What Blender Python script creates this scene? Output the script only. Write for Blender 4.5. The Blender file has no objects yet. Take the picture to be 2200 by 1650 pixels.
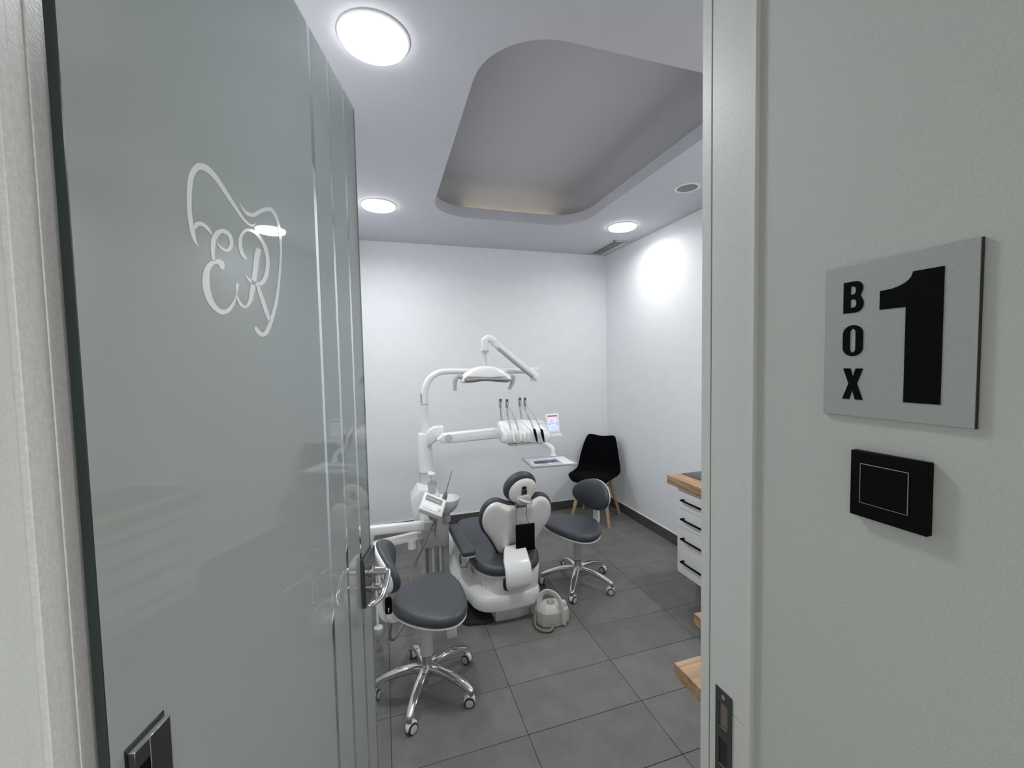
import bpy, bmesh, math, random
from mathutils import Vector, Matrix
random.seed(7)
PI = math.pi
SC = bpy.context.scene
COL = SC.collection

# ------------------------------------------------------------------ camera
CAM_POS = Vector((0.0, 0.0, 1.70))
F_PX, YAW, PITCH, ROLL = 889.825, 0.301994, -0.050917, -0.019704
cy, sy, cp, sp = math.cos(YAW), math.sin(YAW), math.cos(PITCH), math.sin(PITCH)
fwd = Vector((sy * cp, cy * cp, sp)); r0 = Vector((cy, -sy, 0)); u0 = r0.cross(fwd)
rgt = math.cos(ROLL) * r0 + math.sin(ROLL) * u0
upv = -math.sin(ROLL) * r0 + math.cos(ROLL) * u0
cam_data = bpy.data.cameras.new('camera'); cam = bpy.data.objects.new('camera', cam_data); COL.objects.link(cam)
cam.matrix_world = Matrix(((rgt.x, upv.x, -fwd.x, CAM_POS.x), (rgt.y, upv.y, -fwd.y, CAM_POS.y),
                           (rgt.z, upv.z, -fwd.z, CAM_POS.z), (0, 0, 0, 1)))
cam_data.sensor_width = 36.0; cam_data.lens = F_PX / 2200.0 * 36.0
cam_data.clip_start = 0.01; cam_data.clip_end = 50
SC.camera = cam

# ------------------------------------------------------------------ world, exposure
world = bpy.data.worlds.new('world'); SC.world = world; world.use_nodes = True
world.node_tree.nodes['Background'].inputs[0].default_value = (0.5, 0.52, 0.55, 1)
world.node_tree.nodes['Background'].inputs[1].default_value = 0.05
SC.view_settings.view_transform = 'Standard'
SC.view_settings.look = 'None'
SC.view_settings.exposure = 0.0
SC.view_settings.gamma = 1.0
SC.view_settings.use_curve_mapping = False
SC.cycles.use_denoising = True
SC.cycles.max_bounces = 8
SC.cycles.diffuse_bounces = 5
SC.cycles.glossy_bounces = 4
SC.cycles.transmission_bounces = 5
SC.cycles.transparent_max_bounces = 8
SC.cycles.use_adaptive_sampling = True
SC.cycles.adaptive_threshold = 0.02
SC.cycles.sample_clamp_indirect = 6.0
SC.cycles.caustics_reflective = False
SC.cycles.caustics_refractive = False
LAMP_ROOM = (12.8, 9.8, 6.0, 14.0)   # watts of the round lamps in the treatment room: door row and back row
ADDED_LAMP_HALL = 32.5      # watts of each unseen lamp added in the hall outside
SPREAD_ROOM, SPREAD_HALL = 164.0, 150.0   # beam spread of the lamps in degrees

# ------------------------------------------------------------------ materials
MATS = {}
def new_mat(name):
    m = bpy.data.materials.new(name); m.use_nodes = True
    MATS[name] = m
    return m, m.node_tree.nodes, m.node_tree.links, m.node_tree.nodes['Principled BSDF']
def solid(name, col, rough=0.5, metal=0.0, spec=0.5, coat=0.0, noise=0.0, nscale=60.0, bump=0.0, bscale=300.0):
    m, N, L, b = new_mat(name)
    b.inputs['Base Color'].default_value = (*col, 1); b.inputs['Roughness'].default_value = rough
    b.inputs['Metallic'].default_value = metal; b.inputs['Specular IOR Level'].default_value = spec
    b.inputs['Coat Weight'].default_value = coat; b.inputs['Coat Roughness'].default_value = 0.08
    if noise or bump: tc = N.new('ShaderNodeTexCoord')
    if noise:
        t = N.new('ShaderNodeTexNoise'); t.inputs['Scale'].default_value = nscale; t.inputs['Detail'].default_value = 4
        L.new(tc.outputs['Object'], t.inputs['Vector'])
        r = N.new('ShaderNodeValToRGB'); e = r.color_ramp.elements
        e[0].position = 0.3; e[1].position = 0.7
        e[0].color = (*[max(0, c * (1 - noise)) for c in col], 1); e[1].color = (*[min(1, c * (1 + noise)) for c in col], 1)
        L.new(t.outputs['Fac'], r.inputs['Fac']); L.new(r.outputs['Color'], b.inputs['Base Color'])
    if bump:
        t2 = N.new('ShaderNodeTexNoise'); t2.inputs['Scale'].default_value = bscale; t2.inputs['Detail'].default_value = 3
        L.new(tc.outputs['Object'], t2.inputs['Vector'])
        bp = N.new('ShaderNodeBump'); bp.inputs['Strength'].default_value = bump; bp.inputs['Distance'].default_value = 0.002
        L.new(t2.outputs['Fac'], bp.inputs['Height']); L.new(bp.outputs['Normal'], b.inputs['Normal'])
    return m
def emit(name, col, strength):
    m, N, L, b = new_mat(name)
    b.inputs['Base Color'].default_value = (*col, 1)
    b.inputs['Emission Color'].default_value = (*col, 1); b.inputs['Emission Strength'].default_value = strength
    return m

solid('room_paint', (0.86, 0.875, 0.89), 0.75, noise=0.015, nscale=9, bump=0.12, bscale=220)
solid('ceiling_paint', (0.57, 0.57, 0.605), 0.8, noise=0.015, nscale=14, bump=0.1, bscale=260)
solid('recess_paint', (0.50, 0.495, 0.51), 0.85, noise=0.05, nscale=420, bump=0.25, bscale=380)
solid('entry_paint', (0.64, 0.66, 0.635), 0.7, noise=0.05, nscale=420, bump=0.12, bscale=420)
solid('hall_paint', (0.66, 0.66, 0.645), 0.8, bump=0.2, bscale=260)
solid('frame_grey', (0.76, 0.775, 0.75), 0.38, spec=0.4, noise=0.04, nscale=260, bump=0.1, bscale=320)
solid('frame_brown_grey', (0.58, 0.57, 0.56), 0.42, spec=0.4, noise=0.08, nscale=240, bump=0.15, bscale=300)
solid('dark_gap', (0.02, 0.02, 0.02), 0.7)
solid('grout', (0.05, 0.048, 0.046), 0.9)
solid('baseboard_grey', (0.085, 0.08, 0.076), 0.5, noise=0.25, nscale=40)
solid('edge_white', (0.78, 0.78, 0.77), 0.5)
solid('white_plastic', (0.88, 0.88, 0.865), 0.28, coat=0.2)
solid('cream_plastic', (0.78, 0.765, 0.73), 0.3, coat=0.35)
solid('pale_grey_plastic', (0.58, 0.58, 0.575), 0.35, coat=0.1)
solid('grey_plastic', (0.42, 0.42, 0.415), 0.4)
solid('putty_plastic', (0.46, 0.45, 0.40), 0.45)
solid('putty_plastic_light', (0.60, 0.59, 0.545), 0.4)
solid('ceramic', (0.86, 0.86, 0.85), 0.12, coat=0.6)
solid('leatherette', (0.052, 0.059, 0.067), 0.42, noise=0.12, nscale=500, bump=0.12, bscale=900)
solid('black_fabric', (0.003, 0.003, 0.004), 0.9, spec=0.1)
solid('black_plastic', (0.003, 0.003, 0.004), 0.7, spec=0.12)
solid('black_gloss', (0.006, 0.007, 0.008), 0.12)
solid('shell_black', (0.002, 0.002, 0.003), 0.85, spec=0.06)
solid('rubber', (0.02, 0.021, 0.024), 0.55)
solid('chrome', (0.74, 0.74, 0.75), 0.10, metal=1.0)
solid('satin_steel', (0.50, 0.50, 0.50), 0.28, metal=1.0)
solid('dark_steel', (0.17, 0.165, 0.17), 0.22, metal=1.0)
solid('strike_steel', (0.10, 0.10, 0.095), 0.4, metal=0.6)
solid('brass', (0.55, 0.42, 0.18), 0.25, metal=1.0)
solid('hose_grey', (0.20, 0.195, 0.185), 0.5)
solid('hose_pale', (0.45, 0.46, 0.47), 0.4)
solid('handle_brown', (0.20, 0.165, 0.145), 0.5)
solid('lcd_grey', (0.23, 0.29, 0.29), 0.25)
solid('ink_black', (0.003, 0.004, 0.005), 0.7, spec=0.08)
solid('grille_grey', (0.22, 0.215, 0.21), 0.7, noise=0.3, nscale=900)
solid('vent_dark', (0.03, 0.028, 0.026), 0.7)
solid('cabinet_white', (0.83, 0.83, 0.815), 0.5, noise=0.03, nscale=40)
solid('plinth_grey', (0.30, 0.295, 0.28), 0.6)
solid('glass_edge', (0.018, 0.032, 0.030), 0.2)
solid('glass_edge_pale', (0.30, 0.36, 0.35), 0.2)
solid('line_silver', (0.5, 0.5, 0.49), 0.4)
solid('paper_white', (0.80, 0.79, 0.80), 0.6)
solid('paper_lilac', (0.52, 0.50, 0.68), 0.5)
solid('film_blue', (0.45, 0.58, 0.68), 0.15, coat=0.5)
solid('plate_silver', (0.50, 0.515, 0.51), 0.45, metal=0.25, noise=0.05, nscale=300)
solid('logo_film', (0.78, 0.80, 0.80), 0.5, coat=1.0)
emit('lamp_glow', (0.97, 0.98, 1.0), 14.0)
emit('cove_glow', (1.0, 0.86, 0.62), 2.6)
emit('screen_glow', (0.60, 0.64, 0.92), 0.5)
emit('screen_red', (0.42, 0.06, 0.05), 0.5)

def tile_mat():
    m, N, L, b = new_mat('floor_tile')
    tc = N.new('ShaderNodeTexCoord'); oi = N.new('ShaderNodeObjectInfo'); geo = N.new('ShaderNodeNewGeometry')
    n1 = N.new('ShaderNodeTexNoise'); n1.inputs['Scale'].default_value = 7; n1.inputs['Detail'].default_value = 6; n1.inputs['Roughness'].default_value = 0.6
    n2 = N.new('ShaderNodeTexNoise'); n2.inputs['Scale'].default_value = 150; n2.inputs['Detail'].default_value = 3
    L.new(geo.outputs['Position'], n1.inputs['Vector']); L.new(geo.outputs['Position'], n2.inputs['Vector'])
    r1 = N.new('ShaderNodeValToRGB'); e = r1.color_ramp.elements
    e[0].position = 0.25; e[0].color = (0.140, 0.135, 0.128, 1); e[1].position = 0.78; e[1].color = (0.205, 0.198, 0.188, 1)
    L.new(n1.outputs['Fac'], r1.inputs['Fac'])
    r2 = N.new('ShaderNodeValToRGB'); e = r2.color_ramp.elements
    e[0].position = 0.35; e[0].color = (0.86, 0.86, 0.86, 1); e[1].position = 0.75; e[1].color = (1.14, 1.13, 1.11, 1)
    L.new(n2.outputs['Fac'], r2.inputs['Fac'])
    mx = N.new('ShaderNodeMixRGB'); mx.blend_type = 'MULTIPLY'; mx.inputs[0].default_value = 1
    L.new(r1.outputs['Color'], mx.inputs[1]); L.new(r2.outputs['Color'], mx.inputs[2])
    mr = N.new('ShaderNodeMapRange'); mr.inputs[3].default_value = 0.93; mr.inputs[4].default_value = 1.07
    L.new(oi.outputs['Random'], mr.inputs[0])
    mx2 = N.new('ShaderNodeMixRGB'); mx2.blend_type = 'MULTIPLY'; mx2.inputs[0].default_value = 1
    L.new(mx.outputs['Color'], mx2.inputs[1]); L.new(mr.outputs['Result'], mx2.inputs[2])
    L.new(mx2.outputs['Color'], b.inputs['Base Color'])
    b.inputs['Roughness'].default_value = 0.48; b.inputs['Specular IOR Level'].default_value = 0.35
tile_mat()

def wood_mat(name, dark, light, scale=(4.0, 38.0, 38.0)):
    m, N, L, b = new_mat(name)
    tc = N.new('ShaderNodeTexCoord'); mp = N.new('ShaderNodeMapping'); mp.inputs['Scale'].default_value = scale
    n = N.new('ShaderNodeTexNoise'); n.inputs['Scale'].default_value = 1.6; n.inputs['Detail'].default_value = 7; n.inputs['Distortion'].default_value = 0.8
    L.new(tc.outputs['Object'], mp.inputs['Vector']); L.new(mp.outputs['Vector'], n.inputs['Vector'])
    r = N.new('ShaderNodeValToRGB'); e = r.color_ramp.elements
    e[0].position = 0.32; e[0].color = (*dark, 1); e[1].position = 0.68; e[1].color = (*light, 1)
    L.new(n.outputs['Fac'], r.inputs['Fac']); L.new(r.outputs['Color'], b.inputs['Base Color'])
    b.inputs['Roughness'].default_value = 0.5
wood_mat('oak', (0.27, 0.165, 0.085), (0.50, 0.335, 0.19), (3.0, 30.0, 30.0))
wood_mat('oak_cross', (0.27, 0.165, 0.085), (0.50, 0.335, 0.19), (30.0, 3.0, 30.0))
wood_mat('beech', (0.40, 0.27, 0.155), (0.55, 0.40, 0.25), (40.0, 40.0, 5.0))

def frosted_mat():
    m, N, L, b = new_mat('frosted_glass')
    N.remove(b); out = N['Material Output']
    tc = N.new('ShaderNodeTexCoord')
    n = N.new('ShaderNodeTexNoise'); n.inputs['Scale'].default_value = 420; n.inputs['Detail'].default_value = 3
    L.new(tc.outputs['Object'], n.inputs['Vector'])
    r = N.new('ShaderNodeValToRGB'); e = r.color_ramp.elements
    e[0].position = 0.3; e[0].color = (0.50, 0.535, 0.525, 1); e[1].position = 0.7; e[1].color = (0.56, 0.595, 0.585, 1)
    L.new(n.outputs['Fac'], r.inputs['Fac'])
    d = N.new('ShaderNodeBsdfDiffuse'); L.new(r.outputs['Color'], d.inputs['Color'])
    t = N.new('ShaderNodeBsdfRefraction'); t.inputs['Color'].default_value = (0.90, 0.95, 0.94, 1); t.inputs['Roughness'].default_value = 0.42; t.inputs['IOR'].default_value = 1.45
    mx = N.new('ShaderNodeMixShader'); mx.inputs[0].default_value = 0.45
    L.new(d.outputs[0], mx.inputs[1]); L.new(t.outputs[0], mx.inputs[2])
    g = N.new('ShaderNodeBsdfGlossy'); g.inputs['Roughness'].default_value = 0.015
    fr = N.new('ShaderNodeFresnel'); fr.inputs['IOR'].default_value = 1.62
    geo = N.new('ShaderNodeNewGeometry')
    inv = N.new('ShaderNodeMath'); inv.operation = 'SUBTRACT'; inv.inputs[0].default_value = 1.0
    L.new(geo.outputs['Backfacing'], inv.inputs[1])
    mu = N.new('ShaderNodeMath'); mu.operation = 'MULTIPLY'
    L.new(fr.outputs[0], mu.inputs[0]); L.new(inv.outputs[0], mu.inputs[1])
    m2 = N.new('ShaderNodeMixShader'); L.new(mu.outputs[0], m2.inputs[0])
    L.new(mx.outputs[0], m2.inputs[1]); L.new(g.outputs[0], m2.inputs[2]); L.new(m2.outputs[0], out.inputs['Surface'])
frosted_mat()
def clear_mat():
    m, N, L, b = new_mat('clear_glass')
    N.remove(b); out = N['Material Output']
    t = N.new('ShaderNodeBsdfTransparent'); t.inputs['Color'].default_value = (0.90, 0.94, 0.935, 1)
    g = N.new('ShaderNodeBsdfGlossy'); g.inputs['Roughness'].default_value = 0.01
    fr = N.new('ShaderNodeFresnel'); fr.inputs['IOR'].default_value = 1.45
    geo = N.new('ShaderNodeNewGeometry')
    inv = N.new('ShaderNodeMath'); inv.operation = 'SUBTRACT'; inv.inputs[0].default_value = 1.0
    L.new(geo.outputs['Backfacing'], inv.inputs[1])
    mu = N.new('ShaderNodeMath'); mu.operation = 'MULTIPLY'
    L.new(fr.outputs[0], mu.inputs[0]); L.new(inv.outputs[0], mu.inputs[1])
    mx = N.new('ShaderNodeMixShader'); L.new(mu.outputs[0], mx.inputs[0])
    L.new(t.outputs[0], mx.inputs[1]); L.new(g.outputs[0], mx.inputs[2]); L.new(mx.outputs[0], out.inputs['Surface'])
clear_mat()
def cup_mat():
    m, N, L, b = new_mat('clear_cup')
    b.inputs['Base Color'].default_value = (0.82, 0.83, 0.82, 1); b.inputs['Roughness'].default_value = 0.15
    b.inputs['Transmission Weight'].default_value = 0.35; b.inputs['IOR'].default_value = 1.2
cup_mat()

# ------------------------------------------------------------------ mesh helpers
def catmull(pts, n=8, closed=False):
    P = [Vector(p) for p in pts]; out = []; k = len(P)
    rng = range(k) if closed else range(k - 1)
    for i in rng:
        if closed: a, b, c, d = P[(i - 1) % k], P[i], P[(i + 1) % k], P[(i + 2) % k]
        else: a, b, c, d = P[max(i - 1, 0)], P[i], P[i + 1], P[min(i + 2, k - 1)]
        for j in range(n):
            t = j / n
            out.append(0.5 * ((2 * b) + (c - a) * t + (2 * a - 5 * b + 4 * c - d) * t * t + (3 * b - a - 3 * c + d) * t ** 3))
    if not closed: out.append(P[-1].copy())
    return out

class MB:
    """collects shapes and links them as ONE mesh object"""
    def __init__(s): s.v = []; s.f = []
    def add(s, v, f, M=None):
        o = len(s.v)
        s.v += [tuple((M @ Vector(p)) if M is not None else p) for p in v]
        s.f += [tuple(i + o for i in q) for q in f]
        return s
    def box(s, lo, hi, bev=0.0, seg=2, M=None):
        bm = bmesh.new()
        x0, y0, z0 = lo; x1, y1, z1 = hi
        vs = [bm.verts.new(p) for p in ((x0, y0, z0), (x1, y0, z0), (x1, y1, z0), (x0, y1, z0), (x0, y0, z1), (x1, y0, z1), (x1, y1, z1), (x0, y1, z1))]
        for q in ((0, 3, 2, 1), (4, 5, 6, 7), (0, 1, 5, 4), (1, 2, 6, 5), (2, 3, 7, 6), (3, 0, 4, 7)): bm.faces.new([vs[i] for i in q])
        if bev > 0: bmesh.ops.bevel(bm, geom=list(bm.edges), offset=bev, segments=seg, profile=0.5, affect='EDGES')
        bm.verts.index_update()
        s.add([tuple(v.co) for v in bm.verts], [tuple(v.index for v in f.verts) for f in bm.faces], M); bm.free()
        return s
    def lathe(s, prof, n=24, M=None, axis_cap=True):
        v = []; f = []; k = len(prof)
        for r, z in prof:
            for j in range(n):
                a = 2 * PI * j / n; v.append((r * math.cos(a), r * math.sin(a), z))
        for i in range(k - 1):
            for j in range(n):
                f.append((i * n + j, i * n + (j + 1) % n, (i + 1) * n + (j + 1) % n, (i + 1) * n + j))
        if axis_cap:
            f.append(tuple(reversed(range(n)))); f.append(tuple(range((k - 1) * n, k * n)))
        return s.add(v, f, M)
    def tube(s, path, r, n=10, smooth=6, flat=None, up=(0, 0, 1)):
        """round (or flat: half width, half height) section swept along a smooth path; r is a number or one per control point"""
        ctrl = [Vector(p) for p in path]
        rr = r if isinstance(r, (list, tuple)) else [r] * len(ctrl)
        if smooth and len(ctrl) > 2:
            P = catmull(ctrl, smooth); R = []
            for i in range(len(ctrl) - 1):
                for j in range(smooth): R.append(rr[i] + (rr[i + 1] - rr[i]) * j / smooth)
            R.append(rr[-1])
        else: P, R = ctrl, list(rr)
        v = []; f = []; T0 = None; nrm = None
        for i, p in enumerate(P):
            t = (P[min(i + 1, len(P) - 1)] - P[max(i - 1, 0)]).normalized()
            if nrm is None:
                u = Vector(up)
                if abs(t.dot(u)) > 0.95: u = Vector((1, 0, 0))
                nrm = (u - t * u.dot(t)).normalized()
            else: nrm = (nrm - t * nrm.dot(t)).normalized()
            b = t.cross(nrm)
            for j in range(n):
                a = 2 * PI * j / n; ca, sa = math.cos(a), math.sin(a)
                if flat:
                    q = 0.5
                    ca = math.copysign(abs(ca) ** q, ca) * flat[1] * R[i]; sa = math.copysign(abs(sa) ** q, sa) * flat[0] * R[i]
                    v.append(tuple(p + nrm * ca + b * sa))
                else: v.append(tuple(p + (nrm * ca + b * sa) * R[i]))
        m = len(P)
        for i in range(m - 1):
            for j in range(n): f.append((i * n + j, i * n + (j + 1) % n, (i + 1) * n + (j + 1) % n, (i + 1) * n + j))
        f.append(tuple(reversed(range(n)))); f.append(tuple(range((m - 1) * n, m * n)))
        return s.add(v, f)
    def pad(s, outline, rings, fmap=None, M=None, smooth=0):
        """stack of inset copies of a closed outline: rings = (inset, height[, scale to centroid])"""
        pts = catmull([(p[0], p[1], 0) for p in outline], smooth, True) if smooth else [Vector((p[0], p[1], 0)) for p in outline]
        area = sum(pts[i].x * pts[(i + 1) % len(pts)].y - pts[(i + 1) % len(pts)].x * pts[i].y for i in range(len(pts)))
        if area < 0: pts.reverse()
        k = len(pts); c = sum(pts, Vector()) / k; nr = []
        for i in range(k):
            d = (pts[(i + 1) % k] - pts[(i - 1) % k]).normalized(); nr.append(Vector((-d.y, d.x, 0)))
        v = []; f = []
        for rg in rings:
            ins, z = rg[0], rg[1]; sc = rg[2] if len(rg) > 2 else 1.0
            for i in range(k):
                p = pts[i] + nr[i] * ins; p = c + (p - c) * sc
                q = (p.x, p.y, z); v.append(fmap(*q) if fmap else q)
        m = len(rings)
        for i in range(m - 1):
            for j in range(k): f.append((i * k + j, i * k + (j + 1) % k, (i + 1) * k + (j + 1) % k, (i + 1) * k + j))
        f.append(tuple(reversed(range(k)))); f.append(tuple(range((m - 1) * k, m * k)))
        return s.add(v, f, M)
    def loft(s, secs, cap=True):
        v = []; f = []; k = len(secs[0])
        for q in secs: v += [tuple(p) for p in q]
        for i in range(len(secs) - 1):
            for j in range(k): f.append((i * k + j, i * k + (j + 1) % k, (i + 1) * k + (j + 1) % k, (i + 1) * k + j))
        if cap: f.append(tuple(reversed(range(k)))); f.append(tuple(range((len(secs) - 1) * k, len(secs) * k)))
        return s.add(v, f)
    def build(s, name, mat, parent=None, loc=None, rot=None, sharp=38, kind=None):
        me = bpy.data.meshes.new(name); me.from_pydata(s.v, [], s.f); me.validate(); me.update()
        bm = bmesh.new(); bm.from_mesh(me); bmesh.ops.recalc_face_normals(bm, faces=bm.faces); bm.to_mesh(me); bm.free()
        for p in me.polygons: p.use_smooth = True
        me.set_sharp_from_angle(angle=math.radians(sharp))
        me.materials.append(MATS[mat])
        o = bpy.data.objects.new(name, me); COL.objects.link(o)
        if parent is not None: o.parent = parent
        if loc is not None: o.location = loc
        if rot is not None: o.rotation_euler = rot
        if kind: o['kind'] = kind
        return o

def quarter(r, z0, z1, n=4):
    """rings of a pad with rounded lower and upper edges"""
    out = []
    for i in range(n + 1):
        a = PI / 2 * i / n; out.append((r * (1 - math.sin(a)), z0 + r * (1 - math.cos(a))))
    for i in range(n + 1):
        a = PI / 2 * i / n; out.append((r * (1 - math.cos(a)), z1 - r + r * math.sin(a)))
    return out
def rrect(x0, x1, y0, y1, r, n=6):
    out = []
    for cx, cyy, a0 in ((x1 - r, y1 - r, 0), (x0 + r, y1 - r, 90), (x0 + r, y0 + r, 180), (x1 - r, y0 + r, 270)):
        for i in range(n + 1):
            a = math.radians(a0 + 90 * i / n); out.append((cx + r * math.cos(a), cyy + r * math.sin(a)))
    return out
def ellipse(cx, cyy, a, b, n=28, rot=0.0):
    return [(cx + a * math.cos(t) * math.cos(rot) - b * math.sin(t) * math.sin(rot), cyy + a * math.cos(t) * math.sin(rot) + b * math.sin(t) * math.cos(rot))
            for t in (2 * PI * i / n for i in range(n))]
def tag(o, label, cat, group=None):
    o['label'] = label; o['category'] = cat
    if group: o['group'] = group
    return o
def thing(name, label, cat, loc=(0, 0, 0), rotz=0.0, group=None):
    o = bpy.data.objects.new(name, None); o.empty_display_size = 0.1; COL.objects.link(o)
    o.location = loc; o.rotation_euler = (0, 0, rotz)
    return tag(o, label, cat, group)
def holder(name, parent=None, loc=(0, 0, 0), rotz=0.0, kind=None):
    o = bpy.data.objects.new(name, None); o.empty_display_size = 0.1; COL.objects.link(o)
    o.location = loc; o.rotation_euler = (0, 0, rotz)
    if parent is not None: o.parent = parent
    if kind: o['kind'] = kind
    return o
def bx(name, lo, hi, mat, parent=None, bev=0.0, seg=2, kind=None, loc=None):
    return MB().box(lo, hi, bev, seg).build(name, mat, parent, loc=loc, kind=kind)
def T(x, y, z): return Matrix.Translation((x, y, z))
def RX(a): return Matrix.Rotation(a, 4, 'X')
def RY(a): return Matrix.Rotation(a, 4, 'Y')
def RZ(a): return Matrix.Rotation(a, 4, 'Z')

# ------------------------------------------------------------------ room measures
XL, XR, YB, YF, ZC = -0.36, 2.52, 4.33, 0.63, 2.92     # treatment room
EXL, EXR = -0.29, 0.568                                # sides of the passage and door opening
YE, YD = -0.42, 0.52                                   # passage from hall to door wall
HX0, HX1, HY0 = -1.6, 2.0, -2.6                        # hall behind the camera
ZDOOR = 2.455

# ------------------------------------------------------------------ floor of separate tiles
floor = bx('floor', (HX0 - 0.1, HY0 - 0.1, -0.06), (XR + 0.1, YB + 0.1, -0.004), 'grout', kind='structure')
tile_meshes = {}
def floor_tile(x0, x1, y0, y1):
    g = 0.0010
    w, d = round(x1 - x0, 4), round(y1 - y0, 4)
    if w < 0.01 or d < 0.01: return
    key = (w, d)
    if key not in tile_meshes:
        o = MB().box((g - w / 2, g - d / 2, -0.004), (w / 2 - g, d / 2 - g, 0.0), 0.0012, 1).build('tile', 'floor_tile')
        tile_meshes[key] = o.data
    else:
        o = bpy.data.objects.new('tile', tile_meshes[key]); COL.objects.link(o)
    o.parent = floor; o.location = ((x0 + x1) / 2, (y0 + y1) / 2, 0)
GX, GY = -0.0197, 2.9159
def tile_area(ax0, ax1, ay0, ay1):
    i0 = math.floor((ax0 - GX) / 0.6); i1 = math.ceil((ax1 - GX) / 0.6)
    j0 = math.floor((ay0 - GY) / 0.3); j1 = math.ceil((ay1 - GY) / 0.3)
    for i in range(i0, i1):
        for j in range(j0, j1):
            floor_tile(max(ax0, GX + 0.6 * i), min(ax1, GX + 0.6 * (i + 1)), max(ay0, GY + 0.3 * j), min(ay1, GY + 0.3 * (j + 1)))
tile_area(XL, XR, YF, YB)
tile_area(EXL, EXR, YE, YF)
tile_area(HX0, HX1, HY0, YE)

# ------------------------------------------------------------------ walls
WT = 0.08
bx('wall_back', (XL - WT, YB, 0), (XR + WT, YB + WT, ZC + 0.4), 'room_paint', kind='structure')
bx('wall_right', (XR, YF - 0.1, 0), (XR + WT, YB, ZC + 0.4), 'room_paint', kind='structure')
bx('wall_left', (XL - WT, YF - 0.1, 0), (XL, YB, ZC + 0.4), 'room_paint', kind='structure')
# door wall: right pier, left pier, lintel
wf = MB()
wf.box((EXR + 0.004, YD + 0.012, 0), (XR, YF, ZC + 0.2))
wf.box((XL, YD + 0.012, 0), (EXL - 0.004, YF, ZC + 0.2))
wf.box((EXL - 0.004, YD + 0.012, ZDOOR + 0.05), (EXR + 0.004, YF, ZC + 0.2))
wf.build('wall_front', 'room_paint', kind='structure')
bx('wall_entry_right', (EXR + 0.004, YE, 0), (EXR + 0.10, YD + 0.012, ZC), 'entry_paint', kind='structure')
bx('wall_entry_left', (EXL - 0.10, YE, 0), (EXL - 0.004, YD - 0.062, ZC), 'entry_paint', kind='structure')
bx('wall_entry_corner', (EXL - 0.10, YD - 0.062, 0), (EXL - 0.012, YD + 0.012, ZC), 'entry_paint', kind='structure')
hw = MB()
hw.box((HX0 - WT, HY0 - WT, 0), (HX1 + WT, HY0, ZC)); hw.box((HX0 - WT, HY0, 0), (HX0, YE, ZC)); hw.box((HX1, HY0, 0), (HX1 + WT, YE, ZC))
hw.build('wall_hall', 'hall_paint', kind='structure')
hf = MB(); hf.box((HX0, YE, 0), (EXL - 0.10, YE + WT, ZC)); hf.box((EXR + 0.10, YE, 0), (HX1, YE + WT, ZC))
hf.build('wall_hall_front', 'hall_paint', kind='structure')
bx('ceiling_hall', (HX0 - WT, HY0 - WT, ZC), (HX1 + WT, YF - 0.05, ZC + 0.06), 'ceiling_paint', kind='structure')

# baseboards: dark tile strip with a thin pale bead on top
def baseboard(name, lo, hi, blo, bhi):
    o = bx(name, lo, hi, 'baseboard_grey', kind='structure', bev=0.0015, seg=1)
    bx('top_bead', blo, bhi, 'edge_white', o)
baseboard('baseboard_back', (XL, YB - 0.011, 0), (XR, YB, 0.098), (XL, YB - 0.008, 0.098), (XR, YB, 0.103))
baseboard('baseboard_right', (XR - 0.011, YF, 0), (XR, YB - 0.011, 0.098), (XR - 0.008, YF, 0.098), (XR, YB - 0.011, 0.103))
baseboard('baseboard_left', (XL, YF, 0), (XL + 0.011, YB - 0.011, 0.098), (XL, YF, 0.098), (XL + 0.008, YB - 0.011, 0.103))

# ------------------------------------------------------------------ ceiling with the rounded recess
RX0, RX1, RY0, RY1, RRAD = 0.415, 1.735, 1.50, 3.475, 0.30
LIP = 0.085
hole = rrect(RX0, RX1, RY0, RY1, RRAD, 10)
def ceiling_mesh():
    n = len(hole); v = []; f = []
    x0, x1, y0, y1 = XL - 0.02, XR + 0.02, YF - 0.05, YB + 0.02
    cxx, cyy = (RX0 + RX1) / 2, (RY0 + RY1) / 2
    inner = [(x, y) for x, y in hole]; outer = []
    for x, y in inner:                    # project from the centre to the outer rectangle
        dx, dy = x - cxx, y - cyy
        t = min((x1 - cxx) / dx if dx > 1e-6 else 1e9, (x0 - cxx) / dx if dx < -1e-6 else 1e9,
                (y1 - cyy) / dy if dy > 1e-6 else 1e9, (y0 - cyy) / dy if dy < -1e-6 else 1e9)
        outer.append((cxx + dx * t, cyy + dy * t))
    corners = [(x1, y1), (x0, y1), (x0, y0), (x1, y0)]
    for z in (ZC, ZC + LIP):
        v += [(x, y, z) for x, y in inner] + [(x, y, z) for x, y in outer] + [(x, y, z) for x, y in corners]
    k = 2 * n + 4
    def side(p):
        x, y = p
        if abs(x - x1) < 1e-6: return 0
        if abs(y - y1) < 1e-6: return 1
        if abs(x - x0) < 1e-6: return 2
        return 3
    for lay in (0, 1):
        o = lay * k
        for i in range(n):
            j = (i + 1) % n; a, b = side(outer[i]), side(outer[j])
            if a == b: f.append((o + i, o + j, o + n + j, o + n + i))
            else: f.append((o + i, o + j, o + n + j, o + 2 * n + a, o + n + i))
    for i in range(n): f.append((i, (i + 1) % n, k + (i + 1) % n, k + i))
    m = MB(); m.add(v, f)
    return m
ceiling = ceiling_mesh().build('ceiling', 'ceiling_paint', kind='structure', sharp=30)
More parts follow.
